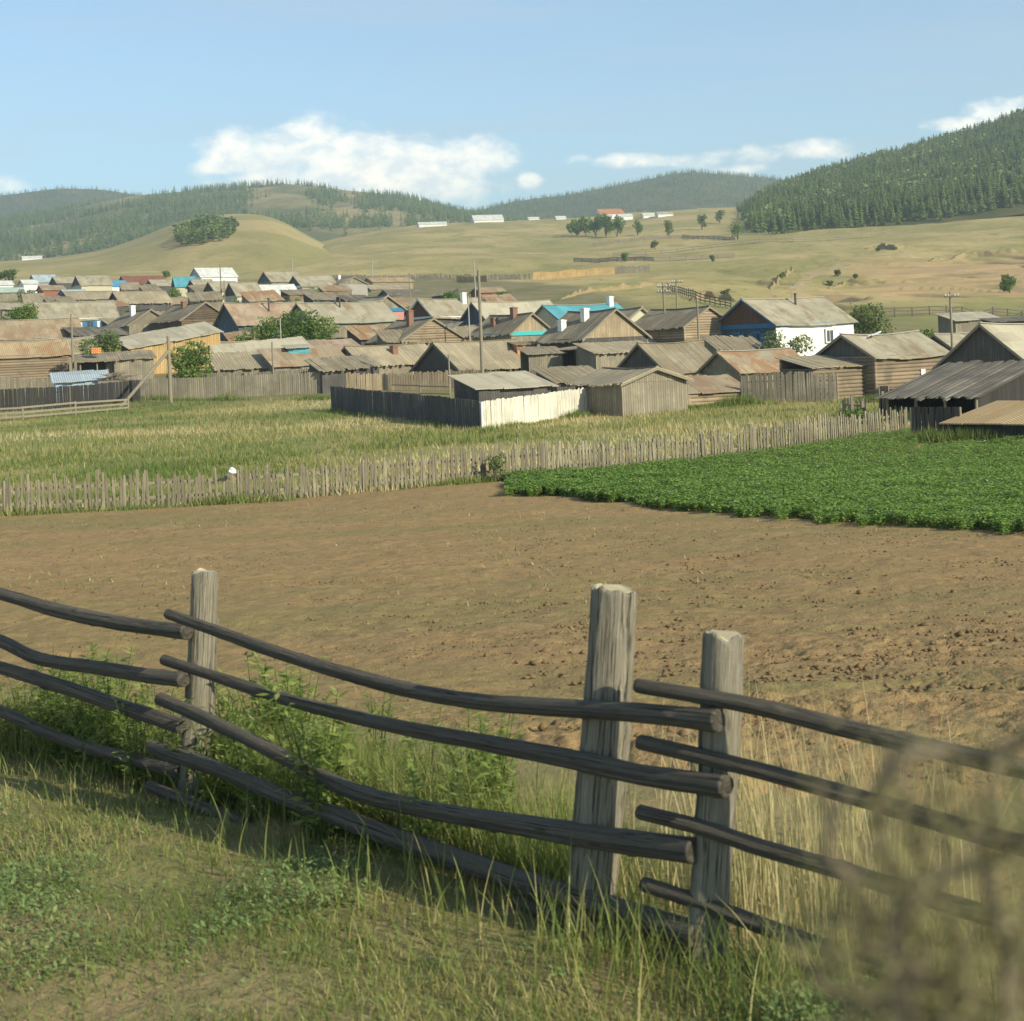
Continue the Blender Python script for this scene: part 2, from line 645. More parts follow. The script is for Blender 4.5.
M_GROUND = m_ground()
g = grid_mesh("ground", np.r_[np.linspace(-0.72, -0.36, 50)[:-1], np.linspace(-0.36, 0.36, 420), np.linspace(0.36, 0.72, 50)[1:]], np.r_[np.exp(np.linspace(math.log(0.5), math.log(200), 400))[:-1], np.exp(np.linspace(math.log(200), math.log(650), 420))[:-1], np.exp(np.linspace(math.log(650), math.log(2600), 110))], 0.0, M_GROUND)
put_props(g, "dry grassy ground rising from the fence through the village to the hills", "ground", kind='structure')


# ---------------- ploughed field
def m_soil():
    m, k, b = material("dry_ploughed_soil")
    geo = k.new('ShaderNodeNewGeometry').outputs['Position']
    n1 = k.noise(geo, 0.45, 6.0, 0.65, 0.3)
    n2 = k.noise(geo, 5.0, 6.0, 0.7)
    n3 = k.noise(k.mapping(geo, (0.25, 1.6, 1)), 0.5, 5.0, 0.65, 0.2)
    n4 = k.noise(geo, 28.0, 4.0, 0.7)
    c = k.mix(n1, (0.275, 0.180, 0.084), (0.37, 0.250, 0.118))
    c = k.mix(k.math('MULTIPLY', k.step(n3, 0.48, 0.72), 0.55), c, (0.225, 0.205, 0.085))
    n5 = k.noise(k.mapping(geo, (0.12, 0.5, 1)), 0.35, 5.0, 0.6, 0.3)
    c = k.mix(k.math('MULTIPLY', k.step(n5, 0.48, 0.66), 0.55), c, (0.200, 0.195, 0.075))
    c = k.mix(k.math('MULTIPLY', k.step(n5, 0.42, 0.28), 0.5), c, (0.39, 0.265, 0.13))
    c = k.mix(k.math('MULTIPLY', k.step(n2, 0.50, 0.70), 0.75), c, (0.185, 0.125, 0.062))
    c = k.mix(k.math('MULTIPLY', k.step(n4, 0.55, 0.75), 0.5), c, (0.42, 0.31, 0.17))
    k.put(b.inputs['Base Color'], c)
    b.inputs['Roughness'].default_value = 0.95
    b.inputs['Specular IOR Level'].default_value = 0.08
    bump(k, b, k.math('ADD', k.math('MULTIPLY', n2, 0.06), k.math('MULTIPLY', n4, 0.02)), 0.9, 1.0)
    return m


M_SOIL = m_soil()
# the picket fence line in plan (it closes the far side of the field)
PICKET = [(-60, 519, 54.0), (0, 515, 54.5), (120, 508, 55.5), (235, 502, 56.5), (360, 497, 58), (480, 491, 60), (600, 483, 62), (700, 474, 65), (800, 462, 69), (905, 447, 75)]


def plan(px, d, py=440):
    U, V = ray(px, py)
    return U * d, d


PKT = [plan(a, c, b) for a, b, c in PICKET]
PKU = [p[0] / p[1] for p in PKT]
PKD = [p[1] for p in PKT]


def far_edge(u):
    return np.interp(u, PKU, PKD)


def near_edge(u):
    # the log fence side of the field: follows the fence, about a metre and a half beyond it
    return np.interp(u, [-0.5, -0.32, -0.2, 0.05, 0.13, 0.32, 0.5], [17, 14.5, 11.6, 8.6, 7.6, 7.2, 7.0])


def field_mesh():
    Ug = np.linspace(-0.5, 0.6, 520)
    T = np.linspace(0, 1, 560)
    UU, TT = np.meshgrid(Ug, T, indexing='ij')
    n, f = near_edge(UU), far_edge(UU) + 1.0
    n = n + 0.35 * fbm(UU * 60, UU * 0 + 3, 4, 3)
    DD = np.exp(np.log(n) * (1 - TT) + np.log(f) * TT)
    X, Y = UU * DD, DD
    nearr = np.clip((24 - Y) / 12, 0, 1) * np.clip(0.5 + 1.2 * fbm(X * 0.4, Y * 0.4, 55, 2), 0, 1)
    lump = nearr * (0.05 * np.maximum(fbm(X * 6.5, Y * 6.5, 56, 3), -0.1) + 0.025 * fbm(X * 15, Y * 15, 57, 2)) + 0.012 * np.sin((Y + 0.25 * X + 0.5 * fbm(X * 0.3, Y * 0.3, 58, 2)) * 2 * np.pi / 0.75) + 0.03 * fbm(X * 3.2, Y * 3.2, 51, 4) + 0.03 * fbm(X * 1.1, Y * 0.8, 52, 3)
    edge = np.clip(np.minimum(TT, 1 - TT) * 30, 0, 1)
    Z = G(X, Y) + (0.05 + np.maximum(lump, -0.035)) * edge - 0.03 * (1 - edge)
    V = np.stack([X, Y, Z], -1).reshape(-1, 3)
    nu, nd = UU.shape
    i = np.arange(nu - 1)[:, None] * nd + np.arange(nd - 1)[None, :]
    Fq = np.stack([i, i + nd, i + nd + 1, i + 1], -1).reshape(-1, 4)
    o = mesh_np("ploughed_field", V, Fq, M_SOIL, smooth=True)
    put_props(o, "bare brown ploughed field behind the log rail fence", "field", kind='structure')


field_mesh()


def clods():
    """loose lumps of earth over the field, too many to count"""
    n = 42000
    u = rng.uniform(-0.42, 0.45, n)
    t = rng.uniform(0, 1, n) ** 0.75
    d = np.exp(np.log(near_edge(u) + 0.4) * (1 - t) + np.log(far_edge(u) - 2) * t)
    keep = rng.uniform(0, 1, n) < np.clip(0.45 + 1.3 * fbm(u * d * 0.3, d * 0.3, 61, 3) + (u > 0) * 0.3, 0.06, 1)
    u, d = u[keep], d[keep]
    n = len(u)
    x, y = u * d, d
    z = G(x, y) + 0.04
    s = rng.uniform(0.006, 0.027, n) * (1 + 0.35 * (u > 0)) * (1 + (rng.uniform(0, 1, n) > 0.94) * 0.9)
    base = np.array([(1, 0, 0), (-1, 0, 0), (0, 1, 0), (0, -1, 0), (0, 0, 0.7), (0, 0, -0.6), (0.6, 0.6, 0.4), (-0.6, 0.5, 0.35)], float)
    tri = np.array([(0, 6, 4), (6, 2, 4), (2, 7, 4), (7, 1, 4), (1, 3, 4), (3, 0, 4), (0, 2, 6), (2, 1, 7), (0, 3, 5), (3, 1, 5), (1, 2, 5), (2, 0, 5)])
    V = base[None] * rng.uniform(0.55, 1.25, (n, 8, 1)) * s[:, None, None]
    a = rng.uniform(0, 6.28, n)
    ca, sa = np.cos(a)[:, None], np.sin(a)[:, None]
    P = np.stack([V[..., 0] * ca - V[..., 1] * sa + x[:, None], V[..., 0] * sa + V[..., 1] * ca + y[:, None], V[..., 2] + z[:, None]], -1)
    Fq = (tri[None] + (np.arange(n) * 8)[:, None, None]).reshape(-1, 3)
    o = mesh_np("earth_clods", P.reshape(-1, 3), Fq, m_plain("dark_clod", (0.175, 0.118, 0.060), 0.4, 2.0, 0.95))
    put_props(o, "small brown earth clods scattered over the ploughed field", "clods", kind='stuff')


clods()


# ---------------- hills
class Hill:
    """a ridge between a foot line and a crest line, falling away behind the crest"""
    def __init__(self, foot, crest, d0, d1, rough=1.0, seed=0, power=1.0):
        self.fx, self.fy = zip(*foot)
        self.cx, self.cy = zip(*crest)
        self.d0, self.d1, self.rough, self.seed, self.power = d0, d1, rough, seed, power

    def pos(self, px, t):
        px, t = np.asarray(px, float), np.asarray(t, float)
        fy = np.interp(px, self.fx, self.fy)
        cy = sum(w_ * np.interp(px + o_, self.cx, self.cy) for o_, w_ in ((-18, .1), (-9, .2), (0, .4), (9, .2), (18, .1)))
        d = self.d0 + (self.d1 - self.d0) * t

        def UVZ(py, dd):
            du, dv = (px - CX) / F, (HY - py) / F
            return du * CA + dv * SA, (-du * SA + dv * CA)
        u, vf = UVZ(fy, 0)
        _, vc = UVZ(cy, 0)
        zf, zc = vf * self.d0, vc * self.d1
        tt = np.minimum(t, 1.0)
        z = zf + (zc - zf) * (tt ** self.power)
        back = np.maximum(t - 1.0, 0)
        z = z - (zc - zf + 30) * (1 - np.cos(np.minimum(back * 1.3, 1) * math.pi)) * 0.6
        x, y = u * d, d
        w = np.clip(1 - t, 0, 1) * np.clip(t * 4, 0, 1)
        z = z + w * self.rough * (9 * fbm(x * 0.006, y * 0.005, self.seed, 4) + 3 * fbm(x * 0.03, y * 0.02, self.seed + 9, 3))
        return x, y, z

    def mesh(self, name, mat, x0, x1, nu=200, nd=90, tmax=1.7, label=None):
        PX, T = np.meshgrid(np.linspace(x0, x1, nu), np.linspace(0, tmax, nd), indexing='ij')
        X, Y, Z = self.pos(PX, T)
        V = np.stack([X, Y, Z], -1).reshape(-1, 3)
        i = np.arange(nu - 1)[:, None] * nd + np.arange(nd - 1)[None, :]
        Fq = np.stack([i, i + nd, i + nd + 1, i + 1], -1).reshape(-1, 4)
        o = mesh_np(name, V, Fq, mat, smooth=True)
        put_props(o, label, "hill", kind='structure')
        return o


def m_hill(name, ca, cb, s=0.01, cc=None):
    m, k, b = material(name)
    geo = k.new('ShaderNodeNewGeometry').outputs['Position']
    n = k.noise(k.mapping(geo, (1, 0.5, 1)), s, 6.0, 0.62, 0.5)
    n2 = k.noise(geo, s * 12, 5.0, 0.65)
    c = k.mix(k.step(n, 0.38, 0.62), ca, cb)
    c = k.mix(k.math('MULTIPLY', k.step(n2, 0.5, 0.7), 0.6), c, cc or mul(ca, 0.6))
    n3 = k.noise(k.mapping(geo, (1, 0.4, 1)), s * 40, 5.0, 0.7)
    c = k.mix(k.math('MULTIPLY', k.step(n3, 0.5, 0.7), 0.45), c, mul(ca, 0.7))
    k.put(b.inputs['Base Color'], c)
    b.inputs['Roughness'].default_value = 0.95
    b.inputs['Specular IOR Level'].default_value = 0.1
    return m


M_GOLD = m_hill("golden_hill_grass", (0.30, 0.26, 0.10), (0.45, 0.345, 0.155), 0.012)
M_FLOOR = m_hill("forest_floor", (0.070, 0.080, 0.030), (0.13, 0.115, 0.05), 0.02)
M_MIXED = m_hill("thin_forest_floor", (0.13, 0.135, 0.05), (0.36, 0.28, 0.125), 0.009)

H_GOLD = Hill([(-260, 306), (380, 290)],
              [(-260, 268), (-60, 263), (10, 261), (60, 257), (105, 250), (150, 235), (185, 220), (215, 215), (250, 213), (275, 216), (292, 224), (312, 237), (345, 252), (380, 262)], 640, 1300, 0.3, 3, 0.75)
H_LEFT = Hill([(-260, 290), (0, 282), (560, 250)],
              [(-260, 230), (-60, 226), (0, 222), (60, 211), (130, 196), (200, 190), (290, 183), (330, 188), (400, 195), (440, 204), (470, 212), (520, 221), (600, 232)], 1480, 2400, 1.0, 5, 0.85)
H_FARL = Hill([(-300, 260), (300, 250)], [(-300, 190), (-60, 193), (0, 196), (60, 188), (105, 189), (140, 195), (220, 206), (300, 220)], 2600, 3300, 2.0, 7)
H_MID = Hill([(380, 245), (1000, 240)],
             [(380, 240), (440, 221), (470, 213), (520, 200), (570, 195), (620, 185), (690, 171), (740, 175), (780, 179), (850, 182), (1000, 190)], 2200, 2950, 1.5, 9, 0.9)
H_RIGHT = Hill([(690, 256), (740, 247), (780, 239), (840, 234), (900, 230), (1024, 214), (1250, 192)],
               [(690, 238), (735, 222), (755, 206), (775, 196), (800, 187), (860, 168), (920, 154), (980, 136), (1024, 121), (1110, 93), (1250, 62)], 760, 1270, 0.45, 12, 0.9)
H_GOLD.mesh("golden_hill", M_GOLD, -260, 380, label="rounded bare golden hill in front of the left forest ridge")
H_LEFT.mesh("forest_ridge", M_MIXED, -260, 600, 260, 90, label="wooded ridge behind the golden hill on the left")
H_FARL.mesh("distant_ridge", M_FLOOR, -300, 300, 120, 50, label="pale distant ridge at the far left")
H_MID.mesh("middle_ridge", M_FLOOR, 380, 1000, 160, 60, label="distant wooded ridge between the left and right hills")
H_RIGHT.mesh("forest_hill", M_FLOOR, 690, 1250, 200, 90, label="steep hill under dense pine forest on the right")


# ---------------- conifer forests
def pine_variant(seed, levels, per, tri_leaf=True):
    """one conifer of height 1: a jagged stack of drooping boughs"""
    r = np.random.default_rng(seed)
    vs, fs = [], []
    lean = r.normal(0, 0.015, 2)
    slim = r.uniform(0.15, 0.22)
    for i in range(levels):
        h = 0.14 + 0.84 * i / (levels - 1)
        rad = slim * (1 - (h - 0.1) / 0.92) ** 0.75 + 0.012
        rad *= r.uniform(0.75, 1.15)
        for j in range(per):
            a = 2 * math.pi * (j + r.uniform(-0.35, 0.35)) / per + i * 0.9
            rr = rad * r.uniform(0.6, 1.25)
            w = 2.2 * rr / per * r.uniform(1.0, 1.7)
            ca, sa = math.cos(a), math.sin(a)
            zt = h - rr * r.uniform(0.15, 0.7)
            b = len(vs)
            cx, cy = lean * h
            vs += [(cx, cy, h + r.uniform(0.02, 0.07)), (cx + ca * rr * 0.6 - sa * w, cy + sa * rr * 0.6 + ca * w, h - rr * 0.2),
                   (cx + ca * rr, cy + sa * rr, zt), (cx + ca * rr * 0.6 + sa * w, cy + sa * rr * 0.6 - ca * w, h - rr * 0.2)]
            fs.append((b, b + 1, b + 2, b + 3))
    b = len(vs)
    for a in range(3):
        w = 2.1 * a
        vs += [(math.cos(w) * 0.012, math.sin(w) * 0.012, -0.03), (lean[0] + math.cos(w) * 0.004, lean[1] + math.sin(w) * 0.004, 1.0)]
    for a in range(3):
        c = (a + 1) % 3
        fs.append((b + 2 * a, b + 2 * c, b + 2 * c + 1, b + 2 * a + 1))
    return np.array(vs), np.array(fs)


def leafy_variant(seed, n, slim=0.3):
    """a small broad-leaved tree of height 1 made of leaf sprays"""
    r = np.random.default_rng(seed)
    vs, fs = [], []
    for i in range(n):
        p = r.normal(0, 1, 3)
        p /= np.linalg.norm(p)
        p *= r.uniform(0.5, 1.0)
        c = np.array([p[0] * slim, p[1] * slim, 0.58 + p[2] * 0.42])
        s = r.uniform(0.05, 0.1)
        a, b2 = r.normal(0, 1, 3), r.normal(0, 1, 3)
        a = a / np.linalg.norm(a) * s
        b2 = b2 - a * (a @ b2) / (a @ a)
        b2 = b2 / np.linalg.norm(b2) * s
        b = len(vs)
        vs += [c - a, c + b2, c + a, c - b2]
        fs.append((b, b + 1, b + 2, b + 3))
    b = len(vs)
    vs += [(-0.012, 0, -0.03), (0.012, 0, -0.03), (0.008, 0, 0.7), (-0.008, 0, 0.7), (0, -0.012, -0.03), (0, 0.012, -0.03), (0, 0.008, 0.7), (0, -0.008, 0.7)]
    fs += [(b, b + 1, b + 2, b + 3), (b + 4, b + 5, b + 6, b + 7)]
    return np.array(vs), np.array(fs)


def plant_forest(name, X, Y, Z, H, variants, mat, label, tint=None, cat="forest", wide=None):
    n = len(X)
    which = rng.integers(0, len(variants), n)
    ang = rng.uniform(0, 6.28, n)
    VV, FF, TT = [], [], []
    off = 0
    if tint is None:
        tint = rng.uniform(0, 1, n)
    for q, (v, f) in enumerate(variants):
        m = which == q
        c = m.sum()
        if not c:
            continue
        ca, sa = np.cos(ang[m])[:, None], np.sin(ang[m])[:, None]
        h = H[m][:, None]
        w = h * rng.uniform(1.0, 1.7, (c, 1))
        P = np.stack([(v[:, 0] * ca - v[:, 1] * sa) * w + X[m][:, None], (v[:, 0] * sa + v[:, 1] * ca) * w + Y[m][:, None], v[:, 2] * h + Z[m][:, None]], -1)
        VV.append(P.reshape(-1, 3))
        FF.append((f[None] + (np.arange(c) * len(v))[:, None, None]).reshape(-1, 4) + off)
        tv = tint[m][:, None] + rng.normal(0, 0.05, (c, len(v)))
        TT.append(np.clip(tv, 0, 1).ravel())
        off += c * len(v)
    o = mesh_np(name, np.concatenate(VV), np.concatenate(FF), mat, tint=np.concatenate(TT))
    put_props(o, label, cat, kind='stuff')
    return o


M_PINE = m_leaf("pine_needles", [(0.0, (0.090, 0.140, 0.050)), (0.5, (0.155, 0.220, 0.070)), (0.82, (0.205, 0.270, 0.085)), (1.0, (0.24, 0.28, 0.12))], 0.36)
M_PINEFAR = m_leaf("distant_pine_needles", [(0.0, (0.085, 0.15, 0.042)), (0.6, (0.18, 0.26, 0.07)), (1.0, (0.29, 0.34, 0.10))], 0.38)
PINES_HI = [pine_variant(100 + i, 11, 7) for i in range(7)]
PINES_MD = [pine_variant(200 + i, 7, 5) for i in range(6)]
PINES_LO = [pine_variant(300 + i, 5, 4) for i in range(5)]
LEAFY = [leafy_variant(400 + i, 60) for i in range(4)]


def scatter_hill(hill, x0, x1, n, t0, t1, dens):
    px = rng.uniform(x0, x1, n)
    t = rng.uniform(t0, t1, n)
    x, y, z = hill.pos(px, t)
    keep = rng.uniform(0, 1, n) < dens(px, t, x, y)
    return x[keep], y[keep], z[keep]


# right-hand forest
def dens_right(px, t, x, y):
    edge = np.interp(px, [690, 735, 755, 775, 800, 1300], [0.9, 0.5, 0.12, 0.05, 0.06, 0.08])
    a = np.clip((t - edge + 0.06 * fbm(px * 0.03, t * 4, 71, 3)) * 20, 0, 1)
    lef = np.clip((px - 735) / 30, 0, 1)
    return a * lef


x, y, z = scatter_hill(H_RIGHT, 735, 1250, 9000, 0.02, 1.12, dens_right)
tn = np.clip(rng.normal(0.42, 0.2, len(x)) + 0.25 * fbm(x * 0.02, y * 0.02, 75, 3), 0, 0.93)
birch = rng.uniform(0, 1, len(x)) < np.clip(0.06 + 0.25 * fbm(x * 0.01, y * 0.01, 77, 2), 0.01, 0.3)
plant_forest("pine_forest", x[~birch], y[~birch], z[~birch] - 0.4, rng.uniform(7.5, 12.5, (~birch).sum()), PINES_HI, M_PINE,
             "dense dark pine forest covering the steep hill on the right", tn[~birch])
plant_forest("birch_wood", x[birch], y[birch], z[birch] - 0.3, rng.uniform(7, 11, birch.sum()), LEAFY, M_PINE,
             "lighter green birches mixed through the pine forest on the right hill", np.full(birch.sum(), 0.95))


def dens_left(px, t, x, y):
    c = 1.3 * fbm(x * 0.006, y * 0.0045, 81, 3)
    bare = np.where(px > 250, 0.48, 0.12) + 0.25 * (t > 0.8)
    a = np.clip((c + 0.62 - bare) * 3.0, 0.04, 1)
    # open strips on the crest and flank, as the photograph shows around the middle of the ridge
    gap = np.exp(-((px - 295) / 14) ** 2 - ((t - 0.65) / 0.35) ** 2) + np.exp(-((px - 352) / 14) ** 2 - ((t - 0.75) / 0.3) ** 2) + np.exp(-((px - 400) / 10) ** 2 - ((t - 0.3) / 0.25) ** 2)
    return np.clip(a - gap, 0, 1)


x, y, z = scatter_hill(H_LEFT, -240, 590, 21000, 0.03, 1.1, dens_left)
plant_forest("ridge_forest", x, y, z - 0.5, rng.uniform(7.5, 11.5, len(x)), PINES_MD, M_PINEFAR, "forest of dark conifers covering the ridge on the left")
x, y, z = scatter_hill(H_MID, 385, 990, 12000, 0.1, 1.08, lambda px, t, x, y: np.clip(0.75 + fbm(x * 0.004, y * 0.004, 91, 3), 0.2, 1))
plant_forest("middle_ridge_forest", x, y, z - 0.5, rng.uniform(7, 10, len(x)), PINES_LO, M_PINEFAR, "distant blue-green forest on the ridge in the middle of the skyline")
x, y, z = scatter_hill(H_FARL, -290, 290, 11000, 0.2, 1.06, lambda px, t, x, y: np.clip(0.75 + 0.9 * fbm(x * 0.003, y * 0.003, 95, 3), 0.3, 1))
plant_forest("far_ridge_forest", x, y, z - 0.5, rng.uniform(7, 10, len(x)), PINES_LO, M_PINEFAR, "hazy forest on the farthest ridge at the left edge")
# dark grove on the golden hill
gx = rng.uniform(168, 246, 900)
gt = rng.uniform(0.15, 0.8, 900)
e = ((gx - 205 - (gt - 0.35) * 25) / 36) ** 2 + ((gt - 0.36) / 0.13) ** 2
m = rng.uniform(0, 1, 900) < np.clip((1.0 - e + 0.5 * fbm(gx * 0.05, gt * 5, 97, 3)) * 3, 0, 1)
x, y, z = H_GOLD.pos(gx[m], gt[m])
plant_forest("hillside_grove", x, y, z - 0.3, rng.uniform(6, 10.5, len(x)), PINES_MD + LEAFY[:2], M_PINE, "dark oval grove alone on the golden hill", cat="grove")

# ---------------- single pines along the foot of the right-hand forest, each a tree
trunk_mb = MB()
trunk_mb.tube([(0, 0, -0.04), (0.004, 0, 0.4), (0, 0.004, 0.9)], [0.016, 0.012, 0.004], 5)
M_BARK = m_plain("pine_bark", (0.11, 0.075, 0.05), 0.3, 6.0)


def single_tree(name, label, cat, group, x, y, h, variant, mat, tint, trunk=None):
    z = gz(x, y)
    o = empty(name, (x, y, z), random.uniform(0, 6.28), label, cat, group)
    o.scale = (h, h, h)
    return o


PINE_ME = []
for q in range(4):
    v, f = pine_variant(500 + q, 13, 8)
    ob = mesh_np("crown", v, f, M_PINE, tint=np.clip(np.random.default_rng(q).normal(0.35 + 0.12 * q, 0.12, len(v)), 0, 0.9))
    PINE_ME.append(ob.data)
    bpy.data.objects.remove(ob)
TR = trunk_mb.build("trunk", M_BARK)
TR_ME = TR.data
bpy.data.objects.remove(TR)


def dedupe_name(n):
    return n


def put_pine(x, y, z, h, label, group):
    t = empty("pine_tree", (x, y, z), random.uniform(0, 6.28), label, "tree", group)
    t.scale = (h * random.uniform(0.95, 1.25),) * 2 + (h,)
    link("trunk", TR_ME, None, t)
    link("crown", random.choice(PINE_ME), None, t)
    return t


for i in range(46):
    px = 752 + (1030 - 752) * (i + random.uniform(-0.3, 0.3)) / 45
    edge = np.interp(px, [735, 755, 775, 800, 1300], [0.4, 0.08, 0.015, 0.03, 0.045])
    x, y, z = H_RIGHT.pos(px, max(0.01, edge + random.uniform(-0.015, 0.02)))
    z = max(float(z), gz(float(x), float(y)))
    put_pine(float(x), float(y), z - 0.2, random.uniform(8, 13.5), "dark pine standing along the lower edge of the forested right hill", "pines along the forest foot")
# ================================================================== VILLAGE
MAT = dict(
    tansheet=m_slate("tan_sheet_roof", (0.47, 0.33, 0.165), (0.40, 0.25, 0.11), 0.2, 0.25),
    plankblack=m_planks("near_black_boards", (0.038, 0.036, 0.034), None, 'xy', 0.17, 0.4, 0.3, 'z'),  # near-black boards, each slightly different in tone
    board=m_planks("grey_roof_boards", (0.30, 0.255, 0.175), (0.21, 0.17, 0.11), 'x', 0.22, 0.35, 0.4, 'yz'),
    boardtan=m_planks("tan_roof_boards", (0.37, 0.31, 0.205), (0.26, 0.22, 0.15), 'x', 0.25, 0.28, 0.35, 'yz'),
    boarddark=m_planks("dark_roof_boards", (0.20, 0.175, 0.135), (0.12, 0.105, 0.08), 'x', 0.24, 0.5, 0.4, 'yz'),
    slate=m_slate("grey_slate_roof", (0.355, 0.315, 0.225), (0.23, 0.175, 0.10), 0.25),
    slatepale=m_slate("pale_slate_roof", (0.43, 0.385, 0.28), (0.30, 0.25, 0.165), 0.15),
    slaterust=m_slate("rust_stained_roof", (0.36, 0.31, 0.21), (0.30, 0.155, 0.07), 0.55),
    slatepink=m_slate("pinkish_slate_roof", (0.37, 0.285, 0.20), (0.27, 0.17, 0.11), 0.35),
    rust=m_slate("rusty_sheet_roof", (0.345, 0.27, 0.175), (0.265, 0.17, 0.10), 0.4, 0.25),
    orange=m_slate("orange_rust_roof", (0.375, 0.285, 0.17), (0.31, 0.185, 0.095), 0.35, 0.25),
    redroof=m_slate("red_brown_sheet_roof", (0.22, 0.095, 0.065), (0.16, 0.075, 0.055), 0.3, 0.25),
    tealroof=m_slate("turquoise_sheet_roof", (0.10, 0.34, 0.39), (0.10, 0.26, 0.31), 0.2, 0.3),
    blueroof=m_slate("blue_sheet_roof", (0.06, 0.30, 0.50), (0.05, 0.2, 0.34), 0.2, 0.3),
    paleblueroof=m_slate("pale_blue_grey_roof", (0.36, 0.42, 0.45), None, 0.2, 0.3),
    whiteroof=m_slate("white_sheet_roof", (0.62, 0.63, 0.58), (0.46, 0.45, 0.40), 0.15, 0.35),
    greenroof=m_slate("pale_green_roof", (0.42, 0.50, 0.42), None, 0.2, 0.3),
    terra=m_slate("orange_tiled_roof", (0.50, 0.22, 0.10), None, 0.2),
    log=m_logs("brown_log_wall", (0.24, 0.185, 0.125), (0.18, 0.145, 0.10)),
    logtan=m_logs("tan_log_wall", (0.285, 0.22, 0.145), (0.21, 0.165, 0.11)),
    logdark=m_logs("dark_log_wall", (0.12, 0.09, 0.06), (0.08, 0.065, 0.05)),
    plank=m_planks("grey_wall_boards", (0.27, 0.235, 0.17), (0.19, 0.165, 0.12), 'xy', 0.17, 0.4, 0.3, 'z'),
    plankdark=m_planks("dark_wall_boards", (0.105, 0.095, 0.085), (0.07, 0.065, 0.06), 'xy', 0.17, 0.4, 0.3, 'z'),
    planktan=m_planks("tan_wall_boards", (0.35, 0.275, 0.175), (0.26, 0.205, 0.135), 'xy', 0.17, 0.35, 0.3, 'z'),
    plankbrown=m_planks("brown_gable_boards", (0.155, 0.085, 0.055), (0.11, 0.065, 0.045), 'xy', 0.17, 0.3, 0.3, 'z'),
    plankblue=m_planks("blue_grey_gable_and_shade_boards", (0.085, 0.125, 0.155), (0.07, 0.09, 0.10), 'xy', 0.17, 0.3, 0.3, 'z'),  # blue-grey gables, and the painted shade on the white house's end wall
    plankpurple=m_planks("violet_gable_boards", (0.12, 0.09, 0.16), None, 'xy', 0.17, 0.3, 0.3, 'z'),
    yellow=m_planks("fresh_yellow_boards", (0.46, 0.31, 0.135), (0.35, 0.24, 0.11), 'xy', 0.2, 0.35, 0.3, 'z'),
    orangewall=m_planks("orange_boards", (0.60, 0.25, 0.09), None, 'xy', 0.2, 0.2, 0.3, 'z'),
    whiteboard=m_planks("whitewashed_boards", (0.68, 0.64, 0.53), (0.50, 0.46, 0.36), 'xy', 0.17, 0.16, 0.2, 'z'),
    white=m_plain("whitewash", (0.74, 0.73, 0.69), 0.08, 1.0, 0.9, (0.62, 0.60, 0.54)),
    cream=m_plain("cream_wash", (0.50, 0.46, 0.32), 0.1, 1.0, 0.9),
    pinkwall=m_plain("pink_wash", (0.50, 0.24, 0.20), 0.15, 1.0, 0.9),
    redwall=m_plain("red_brown_wall", (0.27, 0.11, 0.075), 0.2, 1.0, 0.9),
    bluewall=m_planks("blue_boards", (0.06, 0.20, 0.42), None, 'xy', 0.17, 0.25, 0.3, 'z'),
    greywall=m_plain("grey_daub", (0.33, 0.31, 0.27), 0.2, 1.0, 0.9),
    bluepaint=m_plain("blue_paint", (0.035, 0.16, 0.30), 0.15, 4, 0.5),
    tealpaint=m_plain("turquoise_paint", (0.06, 0.40, 0.42), 0.15, 4, 0.5),
    whitepaint=m_plain("white_paint", (0.74, 0.74, 0.71), 0.08, 4, 0.5),
    wood=m_plain("old_grey_wood", (0.24, 0.205, 0.15), 0.35, 6),
    wooddark=m_plain("dark_old_wood", (0.10, 0.085, 0.07), 0.35, 6),
    brick=m_plain("red_brick", (0.23, 0.125, 0.09), 0.3, 5),
    pipe=m_plain("rusty_pipe", (0.10, 0.075, 0.06), 0.3, 5),
    glass=m_plain("window_glass", (0.04, 0.055, 0.07), 0.1, 1, 0.1, None, 0.6),
    concrete=m_plain("grey_concrete", (0.36, 0.34, 0.30), 0.15, 3),
    metal=m_plain("blue_grey_sheet", (0.30, 0.38, 0.43), 0.15, 2, 0.5),
    plastic=m_plain("white_plastic", (0.80, 0.80, 0.80), 0.05, 2, 0.4),
    foil=m_plain("bright_scrap", (0.72, 0.70, 0.67), 0.2, 3, 0.5),
)
AYAW, BYAW = 35.0, 125.0
CHECK = []


def roof_slope(mb, L, oh_x, z_top, z_bot, y_top, y_bot, pw, thick, jit, sag, r):
    """a slope laid in strips from ridge to eave"""
    x = -L / 2 - oh_x
    x1 = L / 2 + oh_x
    while x < x1 - 0.02:
        w = min(pw * r.uniform(0.85, 1.15), x1 - x)
        def zs(xx, z):
            q = max(-1, min(1, 2 * xx / L))
            return z - sag * (1 - q * q)
        dl = r.uniform(-jit, jit)
        dz = r.uniform(0, jit * 0.18)
        k = dl / max(abs(y_bot - y_top), 0.01)
        yb = y_bot + (y_bot - y_top) * k
        zb = z_bot + (z_bot - z_top) * k
        a, c = x, x + w - 0.004
        t = thick
        pts = [(a, y_top, zs(a, z_top) + dz - t), (c, y_top, zs(c, z_top) + dz - t), (c, yb, zs(c, zb) + dz - t), (a, yb, zs(a, zb) + dz - t),
               (a, y_top, zs(a, z_top) + dz), (c, y_top, zs(c, z_top) + dz), (c, yb, zs(c, zb) + dz), (a, yb, zs(a, zb) + dz)]
        if y_bot > y_top:
            mb.hexa(pts)
        else:
            mb.hexa([pts[1], pts[0], pts[3], pts[2], pts[5], pts[4], pts[7], pts[6]])
        x += w


